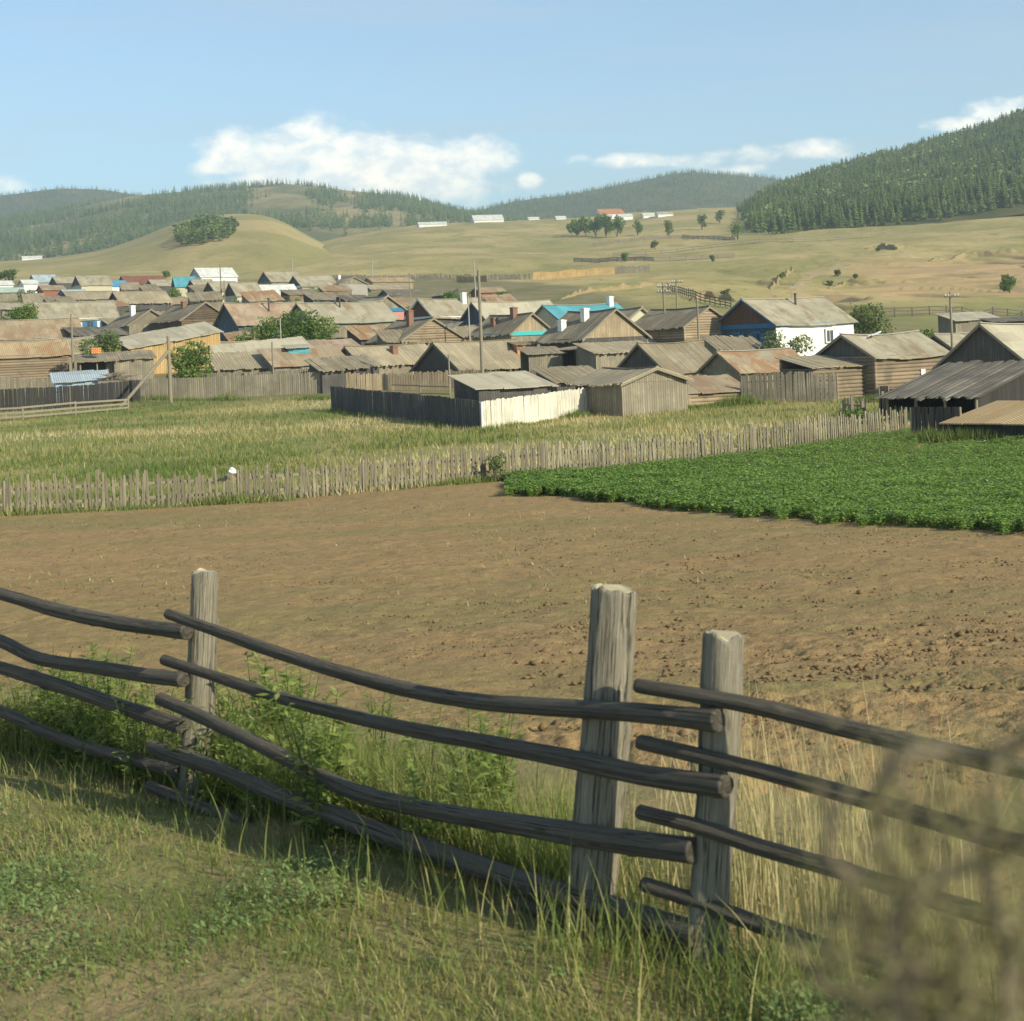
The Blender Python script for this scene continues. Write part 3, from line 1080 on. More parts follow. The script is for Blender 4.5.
def log_wall(mb, x0, x1, y0, y1, zb, zt):
    """a wall face box as stacked round logs: long side along x when y0==y1, else along y"""
    dz = 0.24
    z = zb
    prof = [(0, -1.0), (0.5, -0.75), (0.5, 0.75), (0, 1.0)]
    while z < zt - 0.05:
        h = min(dz, zt - z)
        c = z + h / 2
        for sx in (0,):
            if abs(y0 - y1) < 1e-6:
                s = -1 if y0 < 0 else 1
                pts = [(y0 - s * 0.10, -h / 2), (y0 + s * 0.02, -h / 2), (y0 + s * 0.085, -h * 0.28), (y0 + s * 0.10, 0), (y0 + s * 0.085, h * 0.28), (y0 + s * 0.02, h / 2), (y0 - s * 0.10, h / 2)]
                e0, e1 = x0 - 0.12, x1 + 0.12
                vs = [(e0, p, c + q) for p, q in pts] + [(e1, p, c + q) for p, q in pts]
            else:
                s = -1 if x0 < 0 else 1
                pts = [(x0 - s * 0.10, -h / 2), (x0 + s * 0.02, -h / 2), (x0 + s * 0.085, -h * 0.28), (x0 + s * 0.10, 0), (x0 + s * 0.085, h * 0.28), (x0 + s * 0.02, h / 2), (x0 - s * 0.10, h / 2)]
                e0, e1 = y0 - 0.08, y1 + 0.08
                vs = [(p, e0, c + q) for p, q in pts] + [(p, e1, c + q) for p, q in pts]
            n = len(pts)
            fs = [(i, (i + 1) % n, n + (i + 1) % n, n + i) for i in range(n)] + [tuple(range(n)), tuple(range(2 * n - 1, n - 1, -1))]
            mb.add(vs, fs)
        z += h


def add_chimney(root, kind, x, y, z0, h):
    mb = MB()
    if kind == 'pipe':
        mb.tube([(x, y, z0 - 0.5), (x, y, z0 + h)], 0.1, 8)
        mb.tube([(x, y, z0 + h - 0.12), (x, y, z0 + h + 0.04)], 0.14, 8)
        return mb.build("chimney_pipe", MAT['pipe'], root)
    s = 0.28
    mb.box(x - s, x + s, y - s, y + s, z0 - 0.6, z0 + h)
    mb.box(x - s - 0.06, x + s + 0.06, y - s - 0.06, y + s + 0.06, z0 + h, z0 + h + 0.1)
    mb.box(x - s * .6, x + s * .6, y - s * .6, y + s * .6, z0 + h + 0.1, z0 + h + 0.14)
    return mb.build("chimney", MAT['white' if kind == 'white' else 'brick'], root)


def add_window(root, side, pos, zc, W, L, w=0.8, h=1.0, frame='whitepaint', shutter=None):
    """side f: near long wall (y=-W/2), g: near gable end (x=-L/2), b: far long wall (y=W/2)"""
    fr, pn = MB(), MB()

    def put(mb, a0, a1, z0, z1, o0, o1):
        if side == 'f':
            mb.box(a0, a1, -W / 2 - o1, -W / 2 - o0, z0, z1)
        elif side == 'b':
            mb.box(a0, a1, W / 2 + o0, W / 2 + o1, z0, z1)
        else:
            mb.box(-L / 2 - o1, -L / 2 - o0, a0, a1, z0, z1)
    a, z = pos, zc
    t = 0.12
    o = 0.112
    put(fr, a - w / 2 - t, a + w / 2 + t, z + h / 2, z + h / 2 + t * 1.6, o, o + 0.08)
    put(fr, a - w / 2 - t, a + w / 2 + t, z - h / 2 - t, z - h / 2, o, o + 0.09)
    put(fr, a - w / 2 - t, a - w / 2, z - h / 2, z + h / 2, o, o + 0.06)
    put(fr, a + w / 2, a + w / 2 + t, z - h / 2, z + h / 2, o, o + 0.06)
    put(fr, a - 0.025, a + 0.025, z - h / 2, z + h / 2, o + 0.012, o + 0.05)
    put(pn, a - w / 2, a + w / 2, z - h / 2, z + h / 2, o - 0.10, o + 0.01)
    f = fr.build("window", MAT[frame], root)
    pn.build("pane", MAT['glass'], f)
    if shutter:
        sh = MB()
        put(sh, a - w / 2 - t - 0.46, a - w / 2 - t - 0.01, z - h / 2, z + h / 2, o - 0.005, o + 0.035)
        put(sh, a + w / 2 + t + 0.01, a + w / 2 + t + 0.46, z - h / 2, z + h / 2, o - 0.005, o + 0.035)
        sh.build("shutter", MAT[shutter], f)
    return f


def house(label, px, py, d, W, L, rh, yaw=AYAW, wall='log', roof='board', gable=None, chim=(), win=(), trim=None,
          oh=0.35, kind='house', group=None, eave=None, door=None, minw=1.2, maxw=4.6, detail=True, gtrim=None, jit=None, name=None, foot=None):
    if foot:
        d = on_ground(px, foot)
    p = at(px, py, d)
    g0 = gz(p.x, p.y)
    wh = p.z - rh - g0
    CHECK.append((label[:44], round(wh, 2), d))
    wh = min(max(wh, minw), maxw)
    base = p.z - rh - wh
    r = random.Random(int(px * 31 + py * 7 + d))
    root = empty(name or {'house': 'village_house', 'barn': 'log_barn', 'shed': 'wooden_shed', 'building': 'white_building'}[kind],
                 (p.x, p.y, base), R(yaw), label, kind, group)
    zb = min(-0.4, g0 - base - 1.2)
    mb = MB()
    if wall.startswith('log') and detail:
        for yy in (-W / 2, W / 2):
            log_wall(mb, -L / 2, L / 2, yy, yy, zb, wh)
        for xx in (-L / 2, L / 2):
            log_wall(mb, xx, xx, -W / 2, W / 2, zb, wh)
    else:
        mb.box(-L / 2, L / 2, -W / 2, W / 2, zb, wh)
    mb.build("wall", MAT[wall], root)
    # gable ends
    for s in (-1, 1):
        gb = MB()
        x0, x1 = (s * (L / 2 - 0.1), s * (L / 2 + 0.03))
        if (gable or wall).startswith('log') and detail:
            z = wh
            while z < wh + rh - 0.12:
                f = 1 - (z - wh + 0.12) / rh
                h = 0.24
                hy = W / 2 * f
                pts = [(-0.1, -h / 2), (0.02, -h / 2), (0.085, -h * .28), (0.10, 0), (0.085, h * .28), (0.02, h / 2), (-0.1, h / 2)]
                n = len(pts)
                vs = [(s * (L / 2 + a), -hy, z + h / 2 + b) for a, b in pts] + [(s * (L / 2 + a), hy, z + h / 2 + b) for a, b in pts]
                gb.add(vs, [(i, (i + 1) % n, n + (i + 1) % n, n + i) for i in range(n)] + [tuple(range(n)), tuple(range(2 * n - 1, n - 1, -1))])
                z += h
        else:
            tri = [(-W / 2, wh), (W / 2, wh), (0, wh + rh)]
            vs = [(x0, a, b) for a, b in tri] + [(x1, a, b) for a, b in tri]
            gb.add(vs, [(0, 2, 1), (3, 4, 5), (0, 1, 4, 3), (1, 2, 5, 4), (2, 0, 3, 5)])
        gb.build("gable", MAT[gable or wall], root)
    # roof
    rb = MB()
    sl = rh / (W / 2)
    yb = W / 2 + oh
    zt = wh + rh + 0.10
    sheet = roof not in ('board', 'boardtan', 'boarddark')
    pw = 1.05 if sheet else 0.24
    jt = jit if jit is not None else (0.05 if sheet else 0.12)
    sag = r.uniform(0.05, 0.20) if d < 260 else 0.0
    if not detail:
        pw = L
        jt = 0.0
    for s in (-1, 1):
        roof_slope(rb, L, oh, zt, zt - sl * yb, 0.0 if s > 0 else -0.0, s * yb, pw, 0.06, jt, sag, r)
    ro = rb.build("roof", MAT[roof], root)
    if detail:
        rc = MB()
        n = 5
        for i in range(n):
            xa = -L / 2 - oh + (L + 2 * oh) * i / n
            xb = -L / 2 - oh + (L + 2 * oh) * (i + 1) / n
            qa, qb = max(-1, min(1, 2 * xa / L)), max(-1, min(1, 2 * xb / L))
            rc.bar((xa, 0, zt + 0.035 - sag * (1 - qa * qa)), (xb, 0, zt + 0.035 - sag * (1 - qb * qb)), 0.26, 0.05)
        rc.build("ridge_cap", MAT['wood' if not sheet else 'concrete'], ro)
        for sx in (-1, 1):
            bb = MB()
            xx = sx * (L / 2 + oh - 0.03)
            z0_, z1_ = zt - 0.11, zt - sl * yb - 0.11
            prof = [(-yb + 0.02, z1_ - 0.08), (0, z0_ - 0.08), (yb - 0.02, z1_ - 0.08), (yb - 0.02, z1_ + 0.08), (0, z0_ + 0.08), (-yb + 0.02, z1_ + 0.08)]
            vs = [(xx - 0.02, a, b) for a, b in prof] + [(xx + 0.02, a, b) for a, b in prof]
            bb.add(vs, [(0, 1, 4, 5), (1, 2, 3, 4), (11, 10, 7, 6), (10, 9, 8, 7)] + [(i + 6, (i + 1) % 6 + 6, (i + 1) % 6, i) for i in range(6)])
            bb.build("barge_board", MAT[gtrim or trim or 'wood'], root)
        if trim:
            for s in (-1, 1):
                eb = MB()
                eb.box(-L / 2 - 0.1, L / 2 + 0.1, s * (W / 2 + 0.06) - 0.05, s * (W / 2 + 0.06) + 0.05, wh - 0.28, wh - 0.02)
                eb.build("eave_trim", MAT[trim], root)
            eb = MB()
            eb.box(-L / 2 - 0.13, -L / 2 - 0.035, -W / 2, W / 2, wh - 0.32, wh + 0.08)
            eb.build("gable_trim", MAT[trim], root)
    for (kd, fx, fy, h) in chim:
        yy = fy * W / 2
        add_chimney(root, kd, fx * L / 2, yy, zt - sl * abs(yy), h)
    for (sd, pos, frame, shut) in win:
        add_window(root, sd, pos, max(wh * 0.55, wh - 1.25), W, L, frame=frame, shutter=shut)
    if door:
        db = MB()
        db.box(-L / 2 - 0.16, -L / 2 - 0.11, door - 0.5, door + 0.5, 0.1, min(1.9, wh - 0.1))
        db.build("door", MAT['wooddark'], root)
    return root


def shed(label, px, py, d, L, W, tx=0.0, ty=0.6, yaw=AYAW, wall='plank', roof='board', open_side=None, group=None, oh=0.3, minh=1.0, maxh=3.6, posts=False, jit=0.12, name="wooden_shed", cat="shed", half=None):
    """lean-to roof: rises by tx along x and ty along y across its size"""
    p = at(px, py, d)
    g0 = gz(p.x, p.y)
    h = p.z - g0
    CHECK.append((label[:44], round(h, 2), d))
    h = min(max(h, minh), maxh)
    base = p.z - h
    r = random.Random(int(px * 17 + py * 5 + d))
    root = empty(name, (p.x, p.y, base), R(yaw), label, cat, group)
    zb = min(-0.4, g0 - base - 1.0)

    def top(x, y):
        return h + tx * x / L + ty * y / W - 0.09
    sides = {'f': [(-L / 2, -W / 2), (L / 2, -W / 2)], 'b': [(L / 2, W / 2), (-L / 2, W / 2)], 'l': [(-L / 2, W / 2), (-L / 2, -W / 2)], 'r': [(L / 2, -W / 2), (L / 2, W / 2)]}
    mb = MB()
    for k_, (a, b) in sides.items():
        if open_side and k_ in open_side:
            continue
        (xa, ya), (xb, yb) = a, b
        dx, dy = xb - xa, yb - ya
        ln = math.hypot(dx, dy)
        nx, ny = -dy / ln * 0.06, dx / ln * 0.06   # inward
        if wall.startswith('log'):
            log_wall(mb, min(xa, xb), max(xa, xb), min(ya, yb), max(ya, yb), zb, min(top(xa, ya), top(xb, yb)) - 0.02)
            continue
        ex, ey = dx / ln * 0.0, dy / ln * 0.0
        ins = 0.062 if k_ in 'lr' else 0.0
        ux, uy = dx / ln * ins, dy / ln * ins
        xa, ya, xb, yb = xa + ux, ya + uy, xb - ux, yb - uy
        hh = half if (half and k_ in half) else None
        ta, tb = top(xa, ya), top(xb, yb)
        if half and k_ in half:
            ta, tb = ta * 0.55, tb * 0.55
        mb.hexa([(xa, ya, zb), (xb, yb, zb), (xb + nx, yb + ny, zb), (xa + nx, ya + ny, zb),
                 (xa, ya, ta), (xb, yb, tb), (xb + nx, yb + ny, tb), (xa + nx, ya + ny, ta)])
    if mb.v:
        mb.build("wall", MAT[wall], root)
    if open_side or posts:
        n = max(2, int(round(L / 1.9)) + 1)
        for i in range(n):
            x = -L / 2 + 0.08 + (L - 0.16) * i / (n - 1)
            for yy in ([-W / 2 + 0.1] if 'f' in (open_side or 'f') else []):
                pb = MB()
                pb.tube([(x, yy, zb), (x + r.uniform(-.06, .06), yy, top(x, yy))], 0.075, 7)
                pb.build("post", MAT['wood'], root)
    rb = MB()
    x = -L / 2 - oh
    x1 = L / 2 + oh
    pw = 0.24 if roof.startswith('board') else 0.95
    while x < x1 - 0.02:
        w = min(pw * r.uniform(0.85, 1.2), x1 - x)
        y0, y1 = -W / 2 - oh + r.uniform(-jit, jit), W / 2 + oh + r.uniform(-jit, jit)
        dz = r.uniform(0, jit * 0.25)
        a, c = x, x + w - 0.006
        def zz(xx, yy):
            return top(xx, yy) + 0.085 + dz
        rb.hexa([(a, y0, zz(a, y0) - .05), (c, y0, zz(c, y0) - .05), (c, y1, zz(c, y1) - .05), (a, y1, zz(a, y1) - .05),
                 (a, y0, zz(a, y0)), (c, y0, zz(c, y0)), (c, y1, zz(c, y1)), (a, y1, zz(a, y1))])
        x += w
    rb.build("roof", MAT[roof], root)
    return root


# ---------------- front row
shed("low shed with pale grey board roof tucked behind the whitewashed fence corner", 502, 380, 94.5, 4.7, 2.9, 0.0, 0.7, 30, 'plankdark', 'slatepale', None)
house("weathered shed of upright grey boards with low tan roof, ending the whitewashed fence", 630, 369, 98, 4.9, 4.4, 0.75, BYAW, 'plank', 'boardtan', kind='shed', jit=0.14)
shed("tiny tan log shed under a rusty sheet roof, right of the upright board shed", 708, 384, 104, 4.0, 2.6, 0.0, 0.8, 20, 'logtan', 'rust')
house("low outbuilding with a rust-blotched sheet roof just left of the plank fence", 754, 351, 120, 4.9, 6.0, 1.35, 28, 'plank', 'slaterust', kind='shed')
house("plain grey roofed outbuilding with a dark gable behind the upright board shed", 668, 343, 128, 6.0, 5.5, 2.05, AYAW, 'plank', 'board', 'plankdark', kind='shed')
shed("tan lean-to roof in front of the two-chimney house", 618, 347, 136, 6.2, 2.8, 0, 0.75, 30, 'plank', 'boardtan')
house("old house with two chimneys on a plank roof and a plain tan gable", 592, 311, 146, 7.1, 6.3, 2.4, BYAW, 'plankdark', 'board', 'planktan',
      [('white', -0.1, 0.3, 0.75), ('white', 0.5, 0.62, 0.6)])
shed("open grey porch on posts below the two-chimney house", 574, 348, 139, 4.0, 2.6, 0, 0.2, -55, 'plank', 'board', 'f', posts=True)
shed("low grey plank roof in the yard below the porch posts", 572, 374, 120, 4.4, 2.8, 0, 0.9, 30, 'plankdark', 'board')
shed("small lean-to with dark open end beside the porch posts", 541, 350, 138, 3.0, 2.0, 0, 0.45, 20, 'plank', 'board', 'l')
shed("short orange board hut between the trimmed gable house and the porch", 524, 343, 148, 1.9, 1.6, 0, 0.2, 20, 'orangewall', 'board')
house("log house with bare horizontal logs in its gable, left of the blue and white house", 680, 309, 151, 5.8, 7.5, 1.6, BYAW, 'logtan', 'board', 'logtan', minw=1.6)
house("white walled house with blue trim, brown gable and long grey roof with a stove pipe", 783, 299, 149, 7.8, 9.6, 2.25, AYAW, 'white', 'slate', 'plankbrown',
      [('pipe', 0.12, -0.25, 0.9)], [('g', -1.6, 'bluepaint', 'bluepaint'), ('g', 1.0, 'bluepaint', 'bluepaint'), ('f', 1.6, 'whitepaint', None)], trim='bluepaint')
root_ = [o for o in COL.objects if o.get('label', '').startswith('white walled house with blue trim')][0]
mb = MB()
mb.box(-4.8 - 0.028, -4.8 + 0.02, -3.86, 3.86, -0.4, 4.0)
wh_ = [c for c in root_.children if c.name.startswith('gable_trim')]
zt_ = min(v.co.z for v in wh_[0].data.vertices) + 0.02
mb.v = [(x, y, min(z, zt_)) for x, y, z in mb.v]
mb.build("shade_tone_end_wall", MAT['plankblue'], root_)  # panel over the white end wall, its shade put into the blue-grey colour
house("long brown log barn with dark gable and scrap lying on its grey roof", 880, 334, 107, 5.0, 6.6, 1.35, AYAW, 'log', 'slate', 'plankdark', kind='barn', minw=1.8)
last_ = [o for o in COL.objects if o.get('label', '').startswith('long brown log barn')][0]
mb = MB()
mb.box(0.75, 1.15, -2.5 - 0.16, -2.5 - 0.11, 1.15, 1.55)
mb.build("hatch", MAT['whitepaint'], last_)
shed("log lean-to with a pale board roof against the left end of the long log barn", 823, 361, 104, 4.2, 3.0, 0, 0.6, 30, 'log', 'boardtan')
house("big dark gabled barn with a pale slate roof cut by the right edge", 1026, 323, 100, 6.8, 8.0, 2.4, AYAW, 'logdark', 'slatepale', 'plankdark', kind='barn')
house("small roof with a bright blue side wall peeping out beyond the log barn", 957, 334, 131, 4.4, 5.0, 1.35, AYAW, 'bluewall', 'slate', 'plankdark')
shed("sagging open shed of dark split boards on leaning posts at the right", 962, 380, 81, 5.2, 5.4, 0, 1.35, -50, 'plankblack', 'boarddark', 'f', jit=0.3)
shed("dark shed with a bright tan sheet roof at the right edge", 1012, 412, 68, 3.6, 3.6, 0, 0.6, -50, 'plankblack', 'tansheet', None, jit=0.05)

# ---------------- middle row
house("front barn with a smooth tan roof and a dark open gable", 475, 342, 147, 7.5, 8.3, 2.25, AYAW, 'plankdark', 'boardtan', 'plankdark', kind='barn')
house("house with horizontal log gable and red brick chimney behind the tan roofed barn", 415, 320, 169, 7.2, 6.5, 2.0, BYAW, 'logtan', 'board', 'logtan', [('brick', -0.15, 0.25, 1.3)])
house("low tan roofed outbuilding with a short brick stack left of the front barn", 385, 346, 152, 5.6, 7.9, 1.6, AYAW, 'plank', 'boardtan', None, [('brick', 0.05, -0.45, 0.5)], kind='shed')
house("house with grey slate roof, white ridge chimney and dark gable in the middle row", 448, 299, 194, 6.0, 7.8, 2.1, AYAW, 'plankdark', 'slate', 'plankbrown', [('white', 0.45, -0.2, 0.9)], trim='whitepaint')
house("house under the widest plain whitish slate roof behind the tall pole", 511, 302, 184, 6.2, 10.0, 2.3, AYAW, 'greywall', 'slatepale', 'plankblue')
house("house with turquoise band under its gable, right of the tall pole", 511, 315, 166, 5.0, 6.9, 1.8, BYAW, 'plank', 'board', 'planktan', [('brick', -0.3, 0.15, 0.8), ('brick', 0.35, 0.5, 0.5)], trim='tealpaint', gtrim='wood')
house("house with a vivid turquoise sheet roof hidden behind the two-chimney house", 580, 305, 178, 6.0, 9.5, 1.7, AYAW, 'cream', 'tealroof', 'cream', [('white', 0.82, -0.1, 0.8)])
house("cream gabled outbuilding right of the turquoise roof", 626, 309, 168, 4.0, 4.5, 1.3, BYAW, 'cream', 'slate', 'cream')
house("long grey roofed house with turquoise and white wall end beside the large green willow", 340, 303, 182, 6.8, 10.2, 2.1, AYAW, 'plank', 'slate', 'plank', [('pipe', -0.1, -0.25, 0.9)], trim='tealpaint', gtrim='wood')
house("house with blue-grey gable and thin pipe on pinkish roof, left of the large willow", 264, 303, 188, 5.8, 9.4, 2.3, AYAW, 'plankblue', 'slatepink', 'plankblue', [('pipe', 0.0, -0.4, 1.3)])
house("house with pinkish wall and blue eave strip behind the long grey roof", 376, 297, 206, 4.8, 5.2, 1.6, BYAW, 'pinkwall', 'slate', 'plank', trim='bluepaint', gtrim='wood')
shed("low light roof of loose sheets left of the turquoise hut", 264, 350, 153, 8.8, 3.2, 0.5, 1.5, 30, 'plank', 'slatepale')
shed("small turquoise hut among the loose sheet roofs", 297, 346, 147, 1.9, 1.4, 0, 0.2, 20, 'tealroof', 'slatepale', name="turquoise_hut", cat="hut")
shed("rusty reddish lean-to roof above the grey yard fence", 305, 356, 146, 7.0, 3.0, 0, 1.35, 30, 'plank', 'rust')
shed("tan patchwork lean-to roof behind the grey yard fence", 246, 360, 145, 6.0, 2.6, 0, 1.2, 25, 'plank', 'boardtan')
shed("reddish-tan plank roof between the large willow and the yard fence", 333, 346, 160, 5.2, 3.2, 0, 1.1, 30, 'plank', 'slatepink')
shed("slumped dark grey board roof at the end of the yard fence", 344, 363, 138, 5.2, 2.6, 0.2, 0.8, 30, 'plankdark', 'board', None, jit=0.25)
house("small pinkish-tan roof beside the fresh yellow board shed", 236, 342, 166, 3.8, 4.4, 1.0, AYAW, 'plank', 'slatepink', kind='shed')

# ---------------- left rows
house("long house with pale wall and blue windows under a wide grey roof, left", 74, 302, 232, 7.2, 10.4, 2.4, 25, 'white', 'slate', 'white', (),
      [('f', -1.0, 'bluepaint', 'bluepaint'), ('f', 1.4, 'bluepaint', 'bluepaint'), ('f', 3.8, 'bluepaint', 'bluepaint')], minw=2.2)
house("very long brown rusted roof at the left edge of the village", 24, 320, 186, 6.0, 11.5, 2.0, 25, 'log', 'rust', minw=1.4)
house("orange-rust roofed barn low at the left edge", 14, 341, 160, 4.8, 9.2, 1.4, 25, 'log', 'orange', kind='barn')
house("grey slate annex joined to the right of the orange-rust barn", 64, 338, 166, 5.0, 5.2, 1.4, 25, 'plank', 'slate', kind='barn')
shed("long shed of fresh yellow boards with a sloping pale roof and dark open end", 168, 335, 163, 9.4, 3.8, 1.3, 1.0, AYAW, 'yellow', 'slatepale', 'l')
house("dark brown log house turning its gable to the right above the yellow shed", 190, 304, 200, 6.0, 8.4, 1.9, BYAW, 'logdark', 'board', 'logdark', [('brick', 0.1, 0.2, 0.5)])
house("grey roof with a white chimney left of the dark brown log house", 139, 311, 206, 5.6, 7.0, 1.7, BYAW, 'plank', 'board', 'plank', [('white', 0.0, 0.3, 1.0)])
house("tan roof with an open dark side above the white chimney house", 139, 292, 262, 5.6, 8.2, 1.8, AYAW, 'plankdark', 'boardtan', kind='barn')
house("reddish-brown low roof behind the dark brown log house", 180, 298, 268, 4.6, 7.0, 1.25, AYAW, 'plankdark', 'rust', kind='barn')
house("low brown roof behind the pale blue-white house", 90, 292, 286, 5.0, 9.0, 1.3, AYAW, 'plank', 'boardtan', kind='barn')
house("small house with violet gable and pale yellow wall far on the left", 92, 276, 425, 6.2, 8.2, 2.4, AYAW, 'cream', 'slate', 'plankpurple')
house("house with blue roof and whitish wall right of the violet gable", 113, 281, 440, 5.0, 6.0, 1.5, AYAW, 'white', 'blueroof', 'plankblue')
house("long red-brown roofed house in the far row", 142, 276, 456, 6.2, 11.6, 2.2, AYAW, 'redwall', 'redroof')
house("little house with a bright turquoise roof and pinkish wall in the far row", 184, 277, 410, 6.4, 5.0, 2.4, 20, 'cream', 'tealroof', 'plankblue')
house("wide white metal roof with pale blue gable highest in the far row", 213, 268, 490, 8.2, 11.6, 2.8, AYAW, 'white', 'whiteroof', 'paleblueroof')
house("tan roof between the red-brown house and the turquoise roof", 161, 280, 420, 5.2, 6.2, 1.6, AYAW, 'plankdark', 'slate')
house("steep tan roof with a dark gable left of the bright white roof", 243, 283, 300, 5.2, 5.0, 2.3, AYAW, 'cream', 'slate', 'plankdark')
house("tan roofed cottage behind the bare poles in the far row", 222, 282, 325, 5.0, 5.4, 1.8, AYAW, 'cream', 'slate', 'plankdark')
house("tan cottage roof just right of the turquoise roof", 201, 280, 380, 5.0, 4.8, 1.7, AYAW, 'plankdark', 'slate', 'plankdark')
house("pale blue-grey roof of a far house near the left edge", 43, 275, 482, 6.4, 6.4, 2.2, AYAW, 'greywall', 'paleblueroof')
house("far house with a sandy roof and dark gable left of the violet gable", 64, 277, 470, 6.0, 6.2, 1.8, AYAW, 'plankdark', 'slate', 'plankdark')
house("greenish-white low roof at the left edge", 6, 288, 390, 5.0, 7.4, 1.1, AYAW, 'plank', 'greenroof')
house("tiny white hut standing alone between far roofs at the left", 28, 280, 432, 3.6, 3.6, 1.0, AYAW, 'white', 'whiteroof')
house("white hut farthest to the left edge of the village", 2, 281, 470, 4.6, 5.0, 1.2, AYAW, 'white', 'whiteroof')
house("reddish hut with an orange end wall near the left edge", 51, 286, 386, 4.2, 5.2, 1.0, AYAW, 'redwall', 'rust', 'orangewall')
house("little shed with blue walls in front of the violet gable", 73, 290, 346, 4.0, 4.6, 0.8, AYAW, 'bluewall', 'paleblueroof')
house("bright white metal roof on a red-brown wall in the centre left", 273, 285, 306, 5.6, 8.0, 2.3, AYAW, 'redwall', 'whiteroof', 'plankblue')
house("tan-grey gabled roof above the bright white roof", 280, 272, 402, 7.0, 8.4, 2.4, AYAW, 'plank', 'slate', 'plankblue')
house("tan roof over a white eave band right of the bright white roof", 312, 276, 350, 6.6, 8.4, 2.2, AYAW, 'greywall', 'slate', 'plankblue', trim='whitepaint', gtrim='wood')
house("broad low gable with pale walls facing the camera in the far middle", 345, 278, 352, 6.8, 7.0, 1.5, BYAW, 'greywall', 'board', 'plank', [('white', 0.4, 0.2, 0.8)])
house("long orange-rust barn roof in the far middle", 388, 278, 425, 5.0, 12.0, 1.1, AYAW, 'planktan', 'orange', kind='barn')
house("tan-orange barn roof just below the long orange-rust one", 386, 285, 388, 5.0, 11.0, 1.1, AYAW, 'plank', 'boardtan', kind='barn')
house("dark grey roof below the tan-orange barns", 402, 290, 360, 5.0, 9.0, 1.2, AYAW, 'plankdark', 'boarddark', kind='barn')
house("brick-red low shed beside the green plot in the far middle", 488, 288, 335, 3.6, 6.0, 0.9, AYAW, 'redwall', 'rust', kind='shed')
house("grey cottage roof peeking out left of the grey slate house", 424, 309, 212, 4.6, 4.4, 1.2, AYAW, 'plank', 'boarddark', kind='shed')
shed("pale flat shed roof in the yards beyond the right-hand barn", 969, 316, 168, 5.4, 3.0, 0, 0.7, 20, 'plank', 'slatepale')
shed("dark flat shed roof beyond the big right barn", 1012, 319, 160, 5.0, 2.4, 0, 0.3, 10, 'plankdark', 'boarddark')
shed("half-hidden bluish sheet lean-to behind the dark left fence", 80, 376, 139, 4.2, 1.8, 0.1, 0.6, 20, 'metal', 'paleblueroof', name="sheet_metal_shed")
shed("low flat roofed shelter carrying an orange crate", 96, 358, 149, 3.2, 2.0, 0, 0.5, 20, 'plankdark', 'board', 'f')
shed("small grey board hut between the orange-rust barn and the yellow shed", 128, 355, 151, 4.2, 2.6, 0, 0.6, 20, 'plank', 'board')

# ---------------- small sheds crowded between the houses
FILL = [(28, 331, 196), (58, 331, 205), (96, 331, 186), (118, 322, 215), (158, 322, 222), (176, 316, 232), (196, 324, 196), (214, 330, 190), (228, 312, 232), (246, 336, 178), (205, 296, 262),
        (110, 304, 255), (60, 300, 275), (34, 298, 300), (150, 288, 330), (130, 286, 350), (205, 288, 330), (262, 296, 262), (300, 292, 290), (322, 296, 270), (356, 298, 245), (378, 332, 176), (392, 303, 228),
        (410, 303, 238), (404, 336, 166), (432, 333, 178), (446, 316, 205), (470, 331, 178), (484, 334, 176), (500, 330, 182), (548, 330, 176), (560, 326, 180), (640, 335, 158), (652, 338, 150), (735, 343, 138), (335, 288, 320), (300, 283, 350), (445, 292, 330), (500, 299, 260), (20, 306, 262)]
for i, (px, py, d) in enumerate(FILL):
    r_ = random.Random(900 + i)
    shed("small weathered shed roof wedged among the crowded village houses", px, py, d, r_.uniform(3.2, 6.0), r_.uniform(2.4, 3.6), r_.uniform(-0.3, 0.3), r_.uniform(0.8, 1.5), r_.choice((AYAW, AYAW, 22, -50)),
         r_.choice(('plank', 'plankdark', 'plank', 'log')), r_.choice(('board', 'board', 'slate', 'boardtan', 'boarddark', 'slaterust')), group="small sheds among the village houses", jit=0.2)

# ---------------- buildings out on the far slope
house("long white barn with a white gabled roof on the far ridge", 487, 215, 1370, 14, 24, 4.5, 12, 'white', 'whiteroof', kind='building', detail=False, maxw=6, minw=3, foot=222)
house("low white shed roof left of the white barn on the far ridge", 432, 222, 1330, 8, 22, 2.0, 12, 'white', 'whiteroof', kind='building', detail=False, minw=1.5, foot=226.5)
house("large house with an orange hipped roof and white walls on the far slope", 609, 209, 1340, 16, 18, 4.2, 15, 'white', 'terra', kind='building', detail=False, maxw=8, minw=4, foot=219)
house("white annex right of the orange roofed house", 624, 214, 1330, 8, 10, 1.8, 15, 'white', 'whiteroof', kind='building', detail=False, minw=2.5, foot=220)
house("small white hut left of the group around the orange roof", 560, 216, 1340, 6, 8, 1.6, 15, 'white', 'whiteroof', kind='building', detail=False, minw=2, foot=219.5)
house("tiny white hut nearest the white barn on its right", 533, 217, 1350, 6, 9, 1.4, 15, 'white', 'whiteroof', kind='building', detail=False, minw=2, foot=220)
house("white hut right of the orange roofed house, before the long pale shed", 648, 213, 1330, 6, 9, 1.5, 15, 'white', 'whiteroof', kind='building', detail=False, minw=2, foot=217.5)
house("long pale shed at the right end of the far slope group", 664, 212, 1330, 6, 11, 1.5, 15, 'white', 'slatepale', kind='building', detail=False, minw=2, foot=216.5)
house("white farm shed below the left ridge forest", 32, 256, 1220, 6, 14, 1.5, 15, 'white', 'whiteroof', kind='building', detail=False, minw=2)
